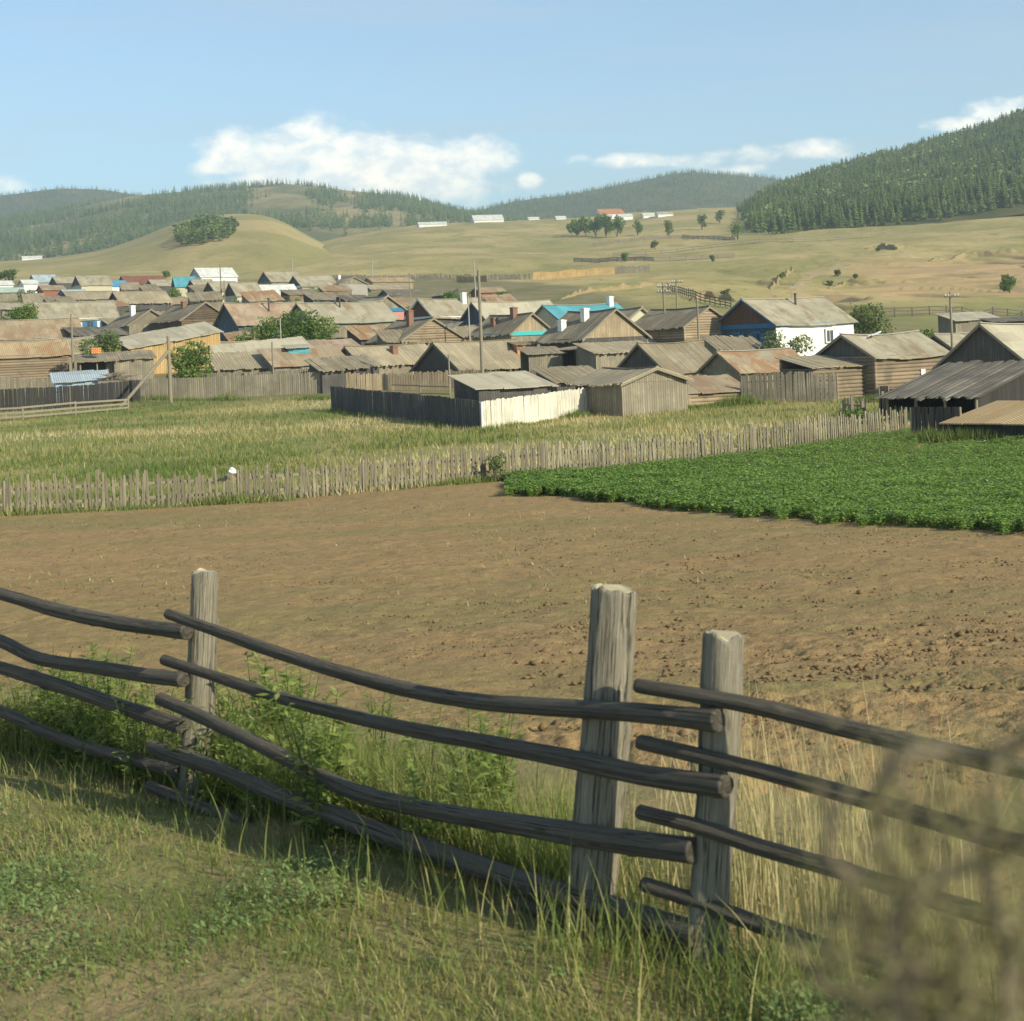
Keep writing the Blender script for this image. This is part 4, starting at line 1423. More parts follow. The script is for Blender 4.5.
# ================================================================== FENCES, POLES, TREES
def fence(label, pts, h, mat, name="plank_fence", cat="fence", bw=0.15, gap=0.012, jit=0.08, lean=0.02, post_every=2.6, rails=(0.25, 0.75), posts_mat='wood', front=-1, thick=0.025, step=0.0, miss=0.0, pointed=False, postname="post", raiseby=0.0):
    """upright boards along a ground line given as (px, distance) pairs"""
    P = [Vector((*plan(px, d, 400), 0)) for px, d in pts]
    c = P[0]
    root = empty(name, (c.x, c.y, gz(c.x, c.y)), 0, label, cat)
    z0 = gz(c.x, c.y)
    bm, rm = MB(), MB()
    r = random.Random(int(sum(p[0] + p[1] for p in pts)))
    s_all = 0.0
    nxt = 0.0
    for a, b in zip(P[:-1], P[1:]):
        t = (b - a)
        ln = t.length
        t.normalize()
        nrm = Vector((t.y, -t.x, 0))
        if nrm.y > 0:
            nrm = -nrm
        s = 0.0
        while s < ln - bw * 0.4:
            w = bw * r.uniform(0.75, 1.2)
            q = a + t * (s + w / 2)
            if r.random() > miss:
                gzz = gz(q.x, q.y)
                hh = h * (1 + 0.06 * math.sin(s_all * 0.7) * (jit > 0.05)) + r.uniform(-jit, jit * 0.6)
                ll = r.uniform(-lean, lean) * h
                e = t * (w / 2)
                n0 = nrm * (0.032 + r.uniform(0, 0.012))
                n1 = n0 + nrm * thick
                o = q - c
                zz = gzz - z0
                lt = t * ll
                B = [o - e + n1, o + e + n1, o + e + n0, o - e + n0]
                bot = [(p.x, p.y, zz - 0.15 + raiseby) for p in B]
                tp = [(p.x + lt.x, p.y + lt.y, zz + hh + (r.uniform(-0.02, 0.02))) for p in B]
                bm.hexa(bot + tp)
            s += w + gap * r.uniform(0.6, 1.6)
            s_all += w
        # rails and posts
        n = max(1, int(round(ln / post_every)))
        for i in range(n + 1):
            q = a + t * (ln * i / n)
            if i == n and (b - P[-1]).length > 0.01:
                continue
            pm = MB()
            o = q - c
            zz = gz(q.x, q.y) - z0
            pm.tube([(o.x, o.y, zz - 0.3), (o.x + r.uniform(-.03, .03), o.y, zz + h * 0.98)], 0.06, 7)
            pm.build(postname, MAT[posts_mat], root)
        m = max(1, int(ln / 2.0))
        for fr in rails:
            for i in range(m):
                u, v = a + t * (ln * i / m), a + t * (ln * (i + 1) / m)
                rm.bar((u.x - c.x, u.y - c.y, gz(u.x, u.y) - z0 + h * fr), (v.x - c.x, v.y - c.y, gz(v.x, v.y) - z0 + h * fr), 0.04, 0.09)
    bm.build("boards", mat if not isinstance(mat, str) else MAT[mat], root)
    rm.build("rail", MAT[posts_mat], root)
    return root


def m_pickets():
    return m_planks("split_picket_wood", (0.255, 0.222, 0.152), (0.15, 0.128, 0.09), 'x', 0.11, 0.6, 0.4, 'z')


M_PICK = m_pickets()
pk = [(a, c) for a, b, c in PICKET]
fence("long picket fence of uneven split grey stakes with gaps, between field and meadow", pk[:10], 1.16, M_PICK, "picket_fence", bw=0.10, gap=0.07, jit=0.24, lean=0.09, post_every=2.8, rails=(0.3, 0.72), miss=0.05, thick=0.03)
fence("shadowed dark plank fence running back from the whitewashed corner", [(480, 89), (430, 96), (384, 104), (332, 113)], 1.62, 'plankdark', jit=0.05)
fence("whitewashed plank fence of clean upright boards below the low pale shed", [(481, 88.8), (540, 93.5), (597, 98.5)], 1.58, 'whiteboard', jit=0.05, posts_mat='whitepaint')
fence("short grey plank fence between the whitewashed boards and the upright board shed", [(599, 98.8), (612, 99.4)], 1.45, 'plank')
fence("grey plank fence continuing right of the upright board shed", [(662, 99), (688, 102)], 1.35, 'plank', jit=0.1)
fence("crooked grey plank fence with dark gaps in front of the rust-blotched roof", [(742, 103), (790, 102), (838, 101)], 1.75, 'plank', jit=0.16, lean=0.04, miss=0.03)
fence("long weathered grey yard fence left of the dark plank fence", [(141, 137), (230, 136.5), (330, 136)], 1.75, 'plank', jit=0.05)
fence("second grey fence line behind the long weathered yard fence", [(168, 141), (250, 140.5), (318, 140)], 1.75, 'plank', jit=0.06)
fence("dark board fence with pale posts at the left edge", [(-40, 128), (70, 131), (140, 136)], 1.75, 'plankblack', jit=0.04, posts_mat='wood')
fence("grey plank fence in the yard behind the dark plank fence", [(318, 136.5), (385, 137), (450, 135.5), (542, 132)], 1.45, 'planktan', jit=0.14, lean=0.03)
fence("old grey fence before the orange-rust barn", [(-30, 144), (60, 145), (118, 146)], 1.6, 'plank', jit=0.2, lean=0.05)
fence("short fence of yellow boards at the left edge", [(-12, 147), (36, 148)], 1.0, 'yellow', jit=0.03, raiseby=0.5)
fence("dark board fence panel at the corner of the green crop", [(911, 70), (960, 69)], 1.45, 'plankblack', jit=0.02)
fence("black board stub standing by itself before the sagging shed", [(880, 84), (889, 84)], 1.7, 'plankblack', jit=0.02)
fence("tumbledown grey fence bits in the grass before the log barn", [(843, 86), (862, 84)], 1.0, 'plank', jit=0.35, lean=0.15, miss=0.3)
fence("long orange-yellow board fence across the foot of the far slope", [(538, on_ground(538, 280)), (580, on_ground(580, 277)), (620, on_ground(620, 274))], 2.3, 'yellow', jit=0.1, bw=0.35, post_every=12)
fence("grey board fence continuing right of the orange-yellow one on the far slope", [(621, on_ground(621, 274)), (655, on_ground(655, 272))], 2.2, 'plank', jit=0.3, bw=0.35, post_every=10)
fence("short orange fence behind the white picket railing", [(462, on_ground(462, 282)), (492, on_ground(492, 282))], 1.9, 'yellow', jit=0.05, bw=0.35, post_every=10)
fence("long grey fence across the foot of the golden slope", [(300, on_ground(300, 281)), (420, on_ground(420, 280)), (536, on_ground(536, 279))], 1.7, 'plank', jit=0.3, bw=0.4, post_every=14, miss=0.15)
fence("white picket railing around a yard in the middle distance", [(424, 298), (470, 302)], 1.5, 'whitepaint', name="white_railing", bw=0.3, gap=0.22, jit=0.0, post_every=5, posts_mat='whitepaint')
fence("grey pen fence with dark posts beyond the log barn", [(893, 148), (948, 150)], 1.5, 'plank', jit=0.12, post_every=3.6, posts_mat='wooddark')


def rail_fence(label, pts, h, nr, name="rail_fence", mat='wood', every=3.0, th=0.07, lean=0.0):
    P = [Vector((*plan(px, d, 400), 0)) for px, d in pts]
    c = P[0]
    z0 = gz(c.x, c.y)
    root = empty(name, (c.x, c.y, z0), 0, label, "fence")
    r = random.Random(int(pts[0][0] + pts[0][1]))
    for a, b in zip(P[:-1], P[1:]):
        t = b - a
        n = max(1, int(round(t.length / every)))
        for i in range(n + 1):
            q = a + t * (i / n)
            if i == n and b is not P[-1]:
                continue
            m = MB()
            o = q - c
            m.tube([(o.x, o.y, gz(q.x, q.y) - z0 - 0.3), (o.x, o.y, gz(q.x, q.y) - z0 + h * r.uniform(1.0, 1.15))], th * 0.9, 7)
            m.build("post", MAT[mat], root)
        rm = MB()
        for i in range(n):
            u, v = a + t * (i / n), a + t * ((i + 1) / n)
            for k_ in range(nr):
                f = h * (0.25 + 0.68 * k_ / max(1, nr - 1))
                j1, j2 = r.uniform(-.04, .04), r.uniform(-.04, .04)
                rm.bar((u.x - c.x, u.y - c.y - 0.08, gz(u.x, u.y) - z0 + f + j1), (v.x - c.x, v.y - c.y - 0.08, gz(v.x, v.y) - z0 + f + j2), th * 0.7, th * 1.5)
        rm.build("rail", MAT[mat], root)
    return root


rail_fence("low fence of pale horizontal rails in the grass at the left edge", [(-30, 117), (22, 118), (75, 121), (128, 124)], 0.95, 3, every=4.0, th=0.09)
rail_fence("dark rail fence dropping down the slope left of the blue and white house", [(672, on_ground(672, 290)), (700, on_ground(700, 300)), (735, on_ground(735, 309))], 1.4, 3, mat='wooddark', every=4.0, th=0.1)
rail_fence("long pasture fence crossing the upper slope below the pine forest", [(620, on_ground(620, 256)), (700, on_ground(700, 250)), (800, on_ground(800, 242)), (900, on_ground(900, 233))], 1.4, 2, mat='wood', every=7.0, th=0.16)
rail_fence("pale pasture fence lower on the far slope", [(580, on_ground(580, 262)), (660, on_ground(660, 262)), (740, on_ground(740, 257))], 1.5, 3, mat='wood', every=6.0, th=0.24)
rail_fence("grey pasture fence along the top of the golden meadow", [(600, on_ground(600, 246)), (690, on_ground(690, 238)), (742, on_ground(742, 240))], 1.5, 3, mat='wood', every=6.0, th=0.24)
rail_fence("long pen fence across the lower right slope beyond the barns", [(880, on_ground(880, 318)), (950, on_ground(950, 316)), (1040, on_ground(1040, 312))], 1.4, 3, mat='wooddark', every=4.0, th=0.1)
rail_fence("two rail pen inside the fenced yard", [(393, 129), (450, 124)], 0.9, 2, every=4.0, th=0.06)


def pole(label, px, py_top, d, rad=0.11, arm=True, lean=0.0, strut=None, mat='wood', narm=1, tall=None, group=None):
    p = at(px, py_top, d)
    g0 = gz(p.x, p.y)
    h = p.z - g0
    CHECK.append(("pole " + label[:36], round(h, 2), d))
    h = min(max(h, 3.0), 11.0)
    root = empty("utility_pole", (p.x, p.y, g0), R(35), label, "pole", group)
    m = MB()
    m.tube([(0, 0, -0.5), (lean * 0.5, 0, h * 0.5), (lean, 0, h)], [rad, rad * 0.9, rad * 0.75], 9)
    m.build("pole", MAT[mat], root)
    if arm:
        for i in range(narm):
            a = MB()
            z = h - 0.35 - 0.5 * i
            a.bar((lean - 0.8, -rad - 0.05, z), (lean + 0.8, -rad - 0.05, z), 0.08, 0.1)
            ao = a.build("crossarm", MAT['wooddark'], root)
            for xx in (-0.7, -0.35, 0.35, 0.7):
                ins = MB()
                ins.tube([(lean + xx, -rad - 0.05, z + 0.04), (lean + xx, -rad - 0.05, z + 0.12), (lean + xx, -rad - 0.05, z + 0.22)], [0.02, 0.05, 0.035], 7)
                ins.build("insulator", MAT['whitepaint'], ao)
    if strut:
        s = MB()
        s.tube([(strut, 0, -0.3), (lean * 0.7, 0, h * 0.78)], rad * 0.8, 8)
        s.build("strut", MAT[mat], root)
    return root


pole("tall pole standing before the tan roofed front barn", 478, 270, 130, 0.15, False, 0.05)
pole("thin pale pole right beside the tall front pole, behind it", 468, 296, 165, 0.08, False, 0.0, mat='concrete')
pole("stout pole with a long slanting brace by the left yard fence", 168, 336, 132, 0.17, False, 0.0, strut=-4.4)
pole("slim pole in front of the pale blue-white house", 71, 314, 148, 0.11, False)
pole("twin-armed pole left of the log gable house", 665, 283, 152, 0.11, True, -0.3, narm=2)
pole("armed pole farther up behind the log gable house", 676, 279, 178, 0.11, True, 0.0)
pole("plain pole in front of the log gable", 697, 298, 134, 0.10, False)
pole("pole with insulators rising behind the right-hand barn", 950, 292, 125, 0.11, True)
pole("tall bare pole at the tan cottages in the far left row", 220, 264, 300, 0.13, False)
pole("pole beside the tan cottages, right of the taller one", 224, 280, 270, 0.11, False)
pole("slim pole standing in the large green willow", 280, 318, 160, 0.07, False, mat='concrete')
pole("short pole left of the turquoise hut", 272, 342, 138, 0.09, False)
pole("pale pole on the meadow edge beyond the far middle roofs", 372, 260, 470, 0.16, False, mat='concrete')
pole("pale pole above the tan-grey gabled roof", 292, 259, 420, 0.14, False, mat='concrete')
pole("armed pole among the orange barns of the far middle", 409, 273, 345, 0.12, True)
pole("pale pole at the end of the white picket railing", 474, 261, 320, 0.13, False, mat='concrete')
pole("thin pole at the corner of the grey yard behind the dark fence", 449, 366, 130, 0.08, False)


# ---------------- leafy bushes and trees
M_LEAFY = m_leaf("bush_leaves", [(0.0, (0.09, 0.155, 0.036)), (0.5, (0.165, 0.25, 0.058)), (1.0, (0.26, 0.34, 0.085))], 0.42)
M_LEAFPALE = m_leaf("willow_leaves", [(0.0, (0.11, 0.155, 0.05)), (0.5, (0.19, 0.24, 0.08)), (1.0, (0.31, 0.34, 0.14))], 0.42)
M_TWIG = m_plain("grey_bark", (0.13, 0.105, 0.075), 0.3, 8)


def leaf_cloud(lobes, n, size, seed, flat=0.0, up=0.3):
    """lobes: (x,y,z,rx,ry,rz)"""
    r = np.random.default_rng(seed)
    lob = np.array(lobes, float)
    w = lob[:, 3] * lob[:, 4] * lob[:, 5]
    which = r.choice(len(lob), n, p=w / w.sum())
    p = r.normal(0, 1, (n, 3))
    p /= np.linalg.norm(p, axis=1, keepdims=True)
    rad = r.uniform(0.35, 1.0, (n, 1)) ** 0.5
    bumpy = 1 + 0.22 * np.sin(p[:, :1] * 7 + which[:, None]) * np.sin(p[:, 1:2] * 6 + 1.3 * which[:, None]) + 0.14 * np.sin(p[:, 2:] * 11)
    keep = r.uniform(0, 1, n) > 0.12
    C = lob[which, :3] + p * rad * bumpy * lob[which, 3:]
    a = r.normal(0, 1, (n, 3))
    a /= np.linalg.norm(a, axis=1, keepdims=True)
    b = r.normal(0, 1, (n, 3)) + p * 0.3
    b -= a * (a * b).sum(1, keepdims=True)
    b /= np.linalg.norm(b, axis=1, keepdims=True)
    s = size * r.uniform(0.6, 1.4, (n, 1))
    a, b = a * s, b * s * 0.55
    V = np.stack([C - a, C + b, C + a, C - b], 1)
    t = np.clip(r.normal(0.5, 0.2, n) + 0.25 * np.sin(which * 2.3), 0, 1)
    return V.reshape(-1, 3), np.arange(n * 4).reshape(-1, 4), np.repeat(t, 4)


def bush(label, px, py_bot, d, w, h, n=2600, leaf=0.14, mat=None, name="bush", cat="bush", seed=0, shape=None, group=None, trunk=True, top=None):
    if top is not None:
        q = at(px, top, d)
        h = q.z - gz(q.x, q.y)
    return bush_(label, px, py_bot, d, w, h, n, leaf, mat, name, cat, seed, shape, group, trunk)


def bush_(label, px, py_bot, d, w, h, n=2600, leaf=0.14, mat=None, name="bush", cat="bush", seed=0, shape=None, group=None, trunk=True):
    U, V = ray(px, py_bot)
    if d > 400:
        d = on_ground(px, py_bot)
    x, y = U * d, d
    z = gz(x, y)
    root = empty(name, (x, y, z), 0, label, cat, group)
    r = random.Random(seed)
    lobes = shape
    if lobes is None:
        lobes = []
        for i in range(9):
            a = r.uniform(0, 6.28)
            q = r.uniform(0.1, 0.32) * w
            hz = r.uniform(0.3, 0.8) * h
            rr = r.uniform(0.16, 0.27)
            lobes.append((math.cos(a) * q, math.sin(a) * q * 0.8, hz, rr * w, rr * w, rr * h * 0.95))
    Vv, Ff, T = leaf_cloud(lobes, n, leaf, seed)
    mesh_np("crown", Vv, Ff, mat or M_LEAFY, root, tint=T)
    tb = MB()
    for i, l in enumerate(lobes[:7]):
        mid = (l[0] * 0.35, l[1] * 0.35, l[2] * 0.5)
        tb.tube([(r.uniform(-.1, .1), r.uniform(-.1, .1), -0.3), mid, (l[0], l[1], l[2] + l[5] * 0.3)], [0.04 * h / 3, 0.028 * h / 3, 0.008], 6)
    tb.build("trunk", M_TWIG, root)
    return root


bush("large spreading green willow among the middle roofs", 290, 340, 168, 9.6, 4.6, 8500, 0.15, seed=3, shape=[(-3.6, 0.0, 2.6, 1.6, 1.4, 1.2), (-5.0, 0.2, 1.9, 1.2, 1.2, 1.0), (1.0, 0, 4.0, 2.2, 1.6, 1.3), (3.4, 0, 3.3, 1.6, 1.5, 1.3), (-1.4, 0, 3.6, 1.8, 1.5, 1.2),
    (-3.4, 0, 1.2, 1.7, 1.5, 1.2), (-1.6, 0, 2.6, 1.9, 1.6, 1.7), (0.4, 0.2, 3.0, 1.9, 1.7, 1.6), (2.4, 0, 2.6, 1.9, 1.6, 1.7), (3.6, 0, 1.5, 1.2, 1.4, 1.5), (-0.4, -0.4, 1.4, 2.6, 1.6, 1.3), (1.8, -0.4, 1.2, 2.2, 1.5, 1.2), (-4.6, 0.3, 0.8, 1.0, 1.0, 0.7)])
bush("round dark green tree in front of the fresh yellow shed", 193, 374, 141, 4.4, 3.2, 4200, 0.12, seed=5, top=342)
bush("green bush left of the yellow shed, before the pale blue-white house", 104, 352, 157, 5.0, 3.0, 3400, 0.14, M_LEAFPALE, seed=7, top=325)
bush("dark bush left of the wide grey roof at the left", 22, 322, 203, 5.0, 3.4, 3000, 0.16, seed=9, top=298)
bush("pale airy bush in front of the white wall of the blue trimmed house", 787, 362, 137, 4.4, 2.5, 1700, 0.12, M_LEAFPALE, seed=11, top=328)
bush("bright green tree right of the blue and white house", 866, 334, 160, 5.2, 4.0, 2800, 0.15, M_LEAFPALE, seed=13, top=299)
bush("small dark bush before the blue windows of the white house", 756, 360, 138, 2.8, 1.7, 1000, 0.12, seed=15, top=346)
bush("lone bushy tree on the bare slope at the right edge", 1010, 300, 345, 3.6, 4.0, 1400, 0.22, seed=17)
bush("bush by the white picket railing", 452, 292, 310, 4.6, 2.8, 900, 0.2, seed=19)
bush("dark round bush at the left end of the white railing", 428, 293, 300, 2.0, 2.0, 500, 0.2, seed=21)
bush("bush on the far left edge beside the white hut", 8, 284, 480, 8.0, 5.0, 900, 0.35, seed=23)
bush("bush between the violet gable and the blue roof", 97, 290, 410, 3.6, 3.0, 600, 0.22, seed=25)
bush("bush behind the red-brown roof", 166, 280, 440, 4.0, 3.2, 600, 0.24, seed=27)
bush("bush by the poles in the far left row", 221, 303, 262, 2.6, 3.0, 700, 0.18, seed=29)
bush("bush under the little blue walled shed", 80, 300, 330, 4.0, 2.0, 600, 0.2, seed=31)
bush("greenish bushes low before the twin stacks", 870, 424, 78, 1.6, 0.9, 600, 0.07, seed=33, name="weedy_bush")
bush("twiggy dark weed clump leaning on the picket fence", 497, 494, 59.5, 0.9, 1.1, 500, 0.05, M_LEAFPALE, seed=35, name="weedy_bush")
bush("dark grey bush clump in the grass before the log barn", 852, 428, 82, 1.5, 0.8, 600, 0.06, seed=37, name="weedy_bush")
for i, (px, d, w, top) in enumerate([(52, 250, 4.0, 296), (136, 240, 3.6, 306), (152, 178, 3.0, 340), (236, 262, 3.6, 297), (250, 205, 3.4, 312), (318, 300, 3.6, 288), (372, 232, 4.0, 300), (420, 262, 3.4, 299),
                                  (460, 196, 3.2, 315), (556, 190, 3.6, 318), (640, 172, 3.2, 322), (716, 160, 3.0, 328), (205, 236, 3.0, 304), (110, 292, 4.0, 290), (28, 330, 4.2, 286), (296, 262, 3.2, 296), (505, 330, 4.5, 291), (180, 330, 4.0, 287), (905, 140, 2.6, 335), (920, 150, 3.0, 325)]):
    bush("green bush standing between crowded village roofs", px, 340, d, w, 3.0, 1100, 0.16, M_LEAFY if i % 2 else M_LEAFPALE, seed=200 + i, top=top, group="bushes between the village roofs")
# grove and single trees on the far slope
gi = 0
for (px, py, d, w, h) in [(577, 236, 1190, 8, 10), (586, 236, 1180, 9, 13), (596, 237, 1170, 10, 14), (606, 237, 1180, 9, 13), (617, 237, 1165, 9, 12), (572, 235, 1200, 6, 7)]:
    bush("dark tree of the small grove below the orange roofed house", px, py, d, w, h, 700, 0.7, seed=60 + gi, name="broadleaf_tree", cat="tree", group="grove below the orange roofed house")
    gi += 1
for (px, py, d, w, h, lb) in [(638, 236, 1150, 8, 9, "paler tree just right of the dark grove on the far slope"), (669, 238, 1090, 7, 9, "single tree midway between the grove and the pine forest"),
                              (702, 230, 1060, 7, 9, "lone tree closest to the left edge of the pine forest"), (625, 262, 720, 4, 3.4, "low bush on the slope above the grey far fence"),
                              (720, 224, 1080, 8, 9, "leafy tree touching the corner of the pine forest"), (655, 250, 860, 4, 4, "little bush on the slope below the single tree"),
                              (738, 240, 900, 9, 9, "broad tree at the foot of the pine forest corner"), (712, 262, 560, 3, 2.4, "dark low bush on the worn slope above the blue trimmed house"),
                              (726, 296, 300, 2.2, 1.4, "dark scrub in the gully left of the blue and white house roof"),
                              (783, 279, 420, 2.6, 1.5, "dark bush at the top bend of the dirt track"), (838, 276, 420, 2.4, 1.6, "small dark bush right of the dirt track"),
                              (830, 286, 420, 2.0, 1.4, "low bush on the slope just below the small dark bush"), (856, 279, 420, 1.8, 1.2, "tiny bush halfway between the dirt track and the right edge"),
                              (880, 252, 420, 3.4, 1.4, "dark scrub along the eroded bank high on the right slope"), (895, 250, 420, 2.4, 1.2, "short scrub at the right end of the eroded bank")]:
    bush(lb, px, py, d, w * 0.85, h, 420, max(0.2, d * 0.0005), M_LEAFPALE if gi % 3 else M_LEAFY, seed=80 + gi, name="broadleaf_tree" if h > 5 else "bush", cat="tree" if h > 5 else "bush")
    gi += 1


# ---------------- dirt track on the right-hand slope
def track(pts, half, label, name="dirt_track"):
    P = []
    for px, py in pts:
        d = on_ground(px, py, 60)
        U, V = ray(px, py)
        P.append(Vector((U * d, d, 0)))
    V_, F_ = [], []
    n = 0
    for i in range(len(P) - 1):
        m = max(8, int((P[i + 1] - P[i]).length / 4))
        for j in range(m):
            q = P[i].lerp(P[i + 1], j / m)
            t = (P[min(i + 2, len(P) - 1)] - P[max(i - 1, 0)]).normalized()
            s = Vector((t.y, -t.x, 0))
            w = half * (1 + 0.6 * float(fbm(np.array(q.x * 0.1), np.array(q.y * 0.1), 5, 3)))
            for k_ in range(5):
                e = q + s * w * (k_ / 2 - 1) + Vector((0.3 * float(fbm(np.array(q.x * 0.3), np.array(q.y * 0.3), 9, 2)), 0, 0))
                V_.append((e.x, e.y, gz(e.x, e.y) + 0.06))
            if n:
                b = (n - 1) * 5
                for k_ in range(4):
                    F_.append((b + k_, b + k_ + 1, b + k_ + 6, b + k_ + 5))
            n += 1
    o = mesh_np(name, np.array(V_), np.array(F_), M_TRACK, smooth=True)
    put_props(o, label, "track", kind='structure')


M_TRACK = m_plain("track_dirt", (0.42, 0.315, 0.165), 0.25, 0.4, 0.95, (0.30, 0.26, 0.11))
track([(803, 306), (798, 296), (799, 287), (806, 279), (820, 272), (838, 267), (862, 262)], 1.6, "tan dirt track curving up the right slope")
track([(575, 266), (640, 256), (700, 248), (770, 243), (850, 238)], 3.0, "pale farm track crossing the slope below the pine forest")


def bank(label, pts, h, seed):
    """a crumbling earth scarp on the slope"""
    r = np.random.default_rng(seed)
    P = []
    for px, py in pts:
        d = on_ground(px, py, 60)
        U, V = ray(px, py)
        P.append(np.array((U * d, d)))
    V_, F_ = [], []
    n = 0
    for i in range(len(P) - 1):
        m = max(6, int(np.linalg.norm(P[i + 1] - P[i]) / 0.6))
        for j in range(m + (i == len(P) - 2)):
            q = P[i] + (P[i + 1] - P[i]) * j / m
            tt = (i + j / m) / (len(P) - 1)
            hh = h * (4 * tt * (1 - tt)) ** 0.6 * (0.75 + 0.7 * float(fbm(np.array(q[0] * 0.5), np.array(q[1] * 0.5), seed, 3)))
            wob = float(fbm(np.array(q[0] * 0.3), np.array(q[1] * 0.3), seed + 3, 3)) * 1.6
            for off, f in ((3.5, 0.0), (1.6, 0.75), (0.5, 1.0), (0.1, 0.93), (-0.25, 0.35), (-0.7, 0.08), (-1.6, -0.12)):
                x, y = q[0], q[1] + off * (0.6 + h * 0.4) + wob
                V_.append((x + r.normal(0, 0.08), y, gz(x, y) + hh * f * (1 + r.normal(0, 0.05)) - (0.12 if f <= 0 else 0)))
            if n:
                b = (n - 1) * 7
                for k_ in range(6):
                    F_.append((b + k_, b + k_ + 7, b + k_ + 8, b + k_ + 1))
            n += 1
    o = mesh_np("eroded_bank", np.array(V_), np.array(F_), M_BANK)
    put_props(o, label, "earth bank", kind='structure')


def m_bank():
    m, k, b = material("crumbling_earth")
    geo = k.new('ShaderNodeNewGeometry')
    nz = k.sep(geo.outputs['Normal'])[2]
    n = k.noise(geo.outputs['Position'], 1.2, 5.0, 0.7)
    earth = k.mix(n, (0.20, 0.145, 0.08), (0.40, 0.29, 0.155))
    turf = k.mix(n, (0.20, 0.185, 0.065), (0.36, 0.285, 0.12))
    k.put(b.inputs['Base Color'], k.mix(k.step(nz, 0.6, 0.85), earth, turf))
    return m


M_BANK = m_bank()
bank("crumbling earth bank high on the right slope", [(866, 250), (880, 248), (895, 250), (912, 247)], 1.9, 1)
bank("eroded gully edge beside the dirt track", [(770, 290), (778, 282), (788, 274), (793, 268)], 1.3, 2)
bank("broken earth bank above the roof of the log gable house", [(690, 302), (705, 297), (722, 299), (738, 303)], 1.4, 3)
bank("low scarp on the worn slope right of the track", [(828, 289), (846, 284), (868, 285), (884, 281)], 1.2, 4)
bank("tan scarp under the upper pasture near the right edge", [(930, 262), (965, 256), (1000, 257), (1040, 252)], 1.6, 5)
bank("short earth step below the grey far fence", [(560, 300), (590, 292), (640, 288), (665, 284)], 1.3, 6)


# ---------------- small things
def crumple(name, label, cat, p, s, mat, seed=0, flat=0.6):
    v, f = [], []
    r = random.Random(seed)
    nu, nv = 9, 6
    for j in range(nv + 1):
        for i in range(nu):
            th, ph = 2 * math.pi * i / nu, math.pi * j / nv
            k_ = s * r.uniform(0.7, 1.15)
            v.append((math.sin(ph) * math.cos(th) * k_, math.sin(ph) * math.sin(th) * k_, math.cos(ph) * k_ * flat))
    for j in range(nv):
        for i in range(nu):
            f.append((j * nu + i, (j + 1) * nu + i, (j + 1) * nu + (i + 1) % nu, j * nu + (i + 1) % nu))
    m = MB()
    m.add(v, f)
    o = m.build(name, mat)
    o.location = p
    return put_props(o, label, cat)


U, V = ray(232, 471)
crumple("plastic_bag", "white plastic bag stuck on a stake of the long picket fence", "bag", (U * 56.0, 56.0, V * 56.0), 0.15, MAT['plastic'], 2, 0.8)
U, V = ray(393, 1012)
dd = 4.75
crumple("crumpled_paper", "crumpled white scrap of paper lying in the grass at the bottom", "litter", (U * dd, dd, gz(U * dd, dd) + 0.04), 0.022, MAT['plastic'], 4, 0.5)
# orange crate on the shelter at the left
p = at(96, 351, 148.6)
mb = MB()
mb.box(-0.42, 0.42, -0.3, 0.3, 0, 0.55)
for zz in (0.02, 0.22, 0.42):
    mb.box(-0.44, 0.44, -0.33, -0.302, zz, zz + 0.12)
    mb.box(-0.445, -0.422, -0.3, 0.3, zz, zz + 0.12)
o = mb.build("wooden_crate", MAT['orangewall'])
o.location = (p.x, p.y, p.z - 0.25)
o.rotation_euler = (0, 0, R(20))
put_props(o, "bright orange crate sitting on the flat shelter roof at the left", "crate")
# scrap on the log barn roof
p = at(868, 338, 106.0)
mb = MB()
for i in range(5):
    a = random.uniform(-0.5, 0.5)
    mb.bar((-0.5 + i * 0.2, -0.4 + a * 0.4, 0.05 * i), (0.1 + i * 0.22, 0.3 + a, 0.12 + 0.07 * i), 0.16, 0.03)
o = mb.build("sheet_scrap", MAT['foil'])
o.location = (p.x, p.y, p.z)
put_props(o, "jumble of bright scrap sheets lying on the log barn roof", "scrap")
# pile of pale boards behind the left fence
p = at(117, 376, 138)
mb = MB()
r_ = random.Random(5)
for i in range(26):
    x0, y0 = r_.uniform(-1.6, 0.2), r_.uniform(-0.5, 0.5)
    mb.bar((x0, y0, r_.uniform(0.0, 0.7)), (x0 + r_.uniform(1, 2.2), y0 + r_.uniform(-.4, .4), r_.uniform(0.0, 0.8)), 0.16, 0.04)
mb.box(-1.5, 1.6, -0.5, 0.5, -2.2, 0.05)
o = mb.build("board_pile", MAT['wood'])
o.location = (p.x, p.y, p.z - 0.4)
put_props(o, "heap of loose pale boards behind the dark left fence", "board pile")
# leaning boards by the crop corner
for i, (px, hh, lb) in enumerate([(885, 1.5, "tan upright board standing by the black board stub"), (853, 1.3, "thin grey stake standing in the grass before the log barn"), (864, 1.1, "short forked grey stake nearest the black board stub")]):
    U, V = ray(px, 420)
    d_ = 82.5 + i
    mb = MB()
    mb.bar((0, 0, -0.2), (0.05 * (i - 1), 0.0, hh), 0.14, 0.04)
    mb.bar((0.03, 0.0, hh * 0.6), (0.16, 0.02, hh * 0.9), 0.05, 0.03)
    o = mb.build("wooden_stake", MAT['planktan' if i == 0 else 'wood'])
    o.location = (U * d_, d_, gz(U * d_, d_))
    put_props(o, lb, "stake")
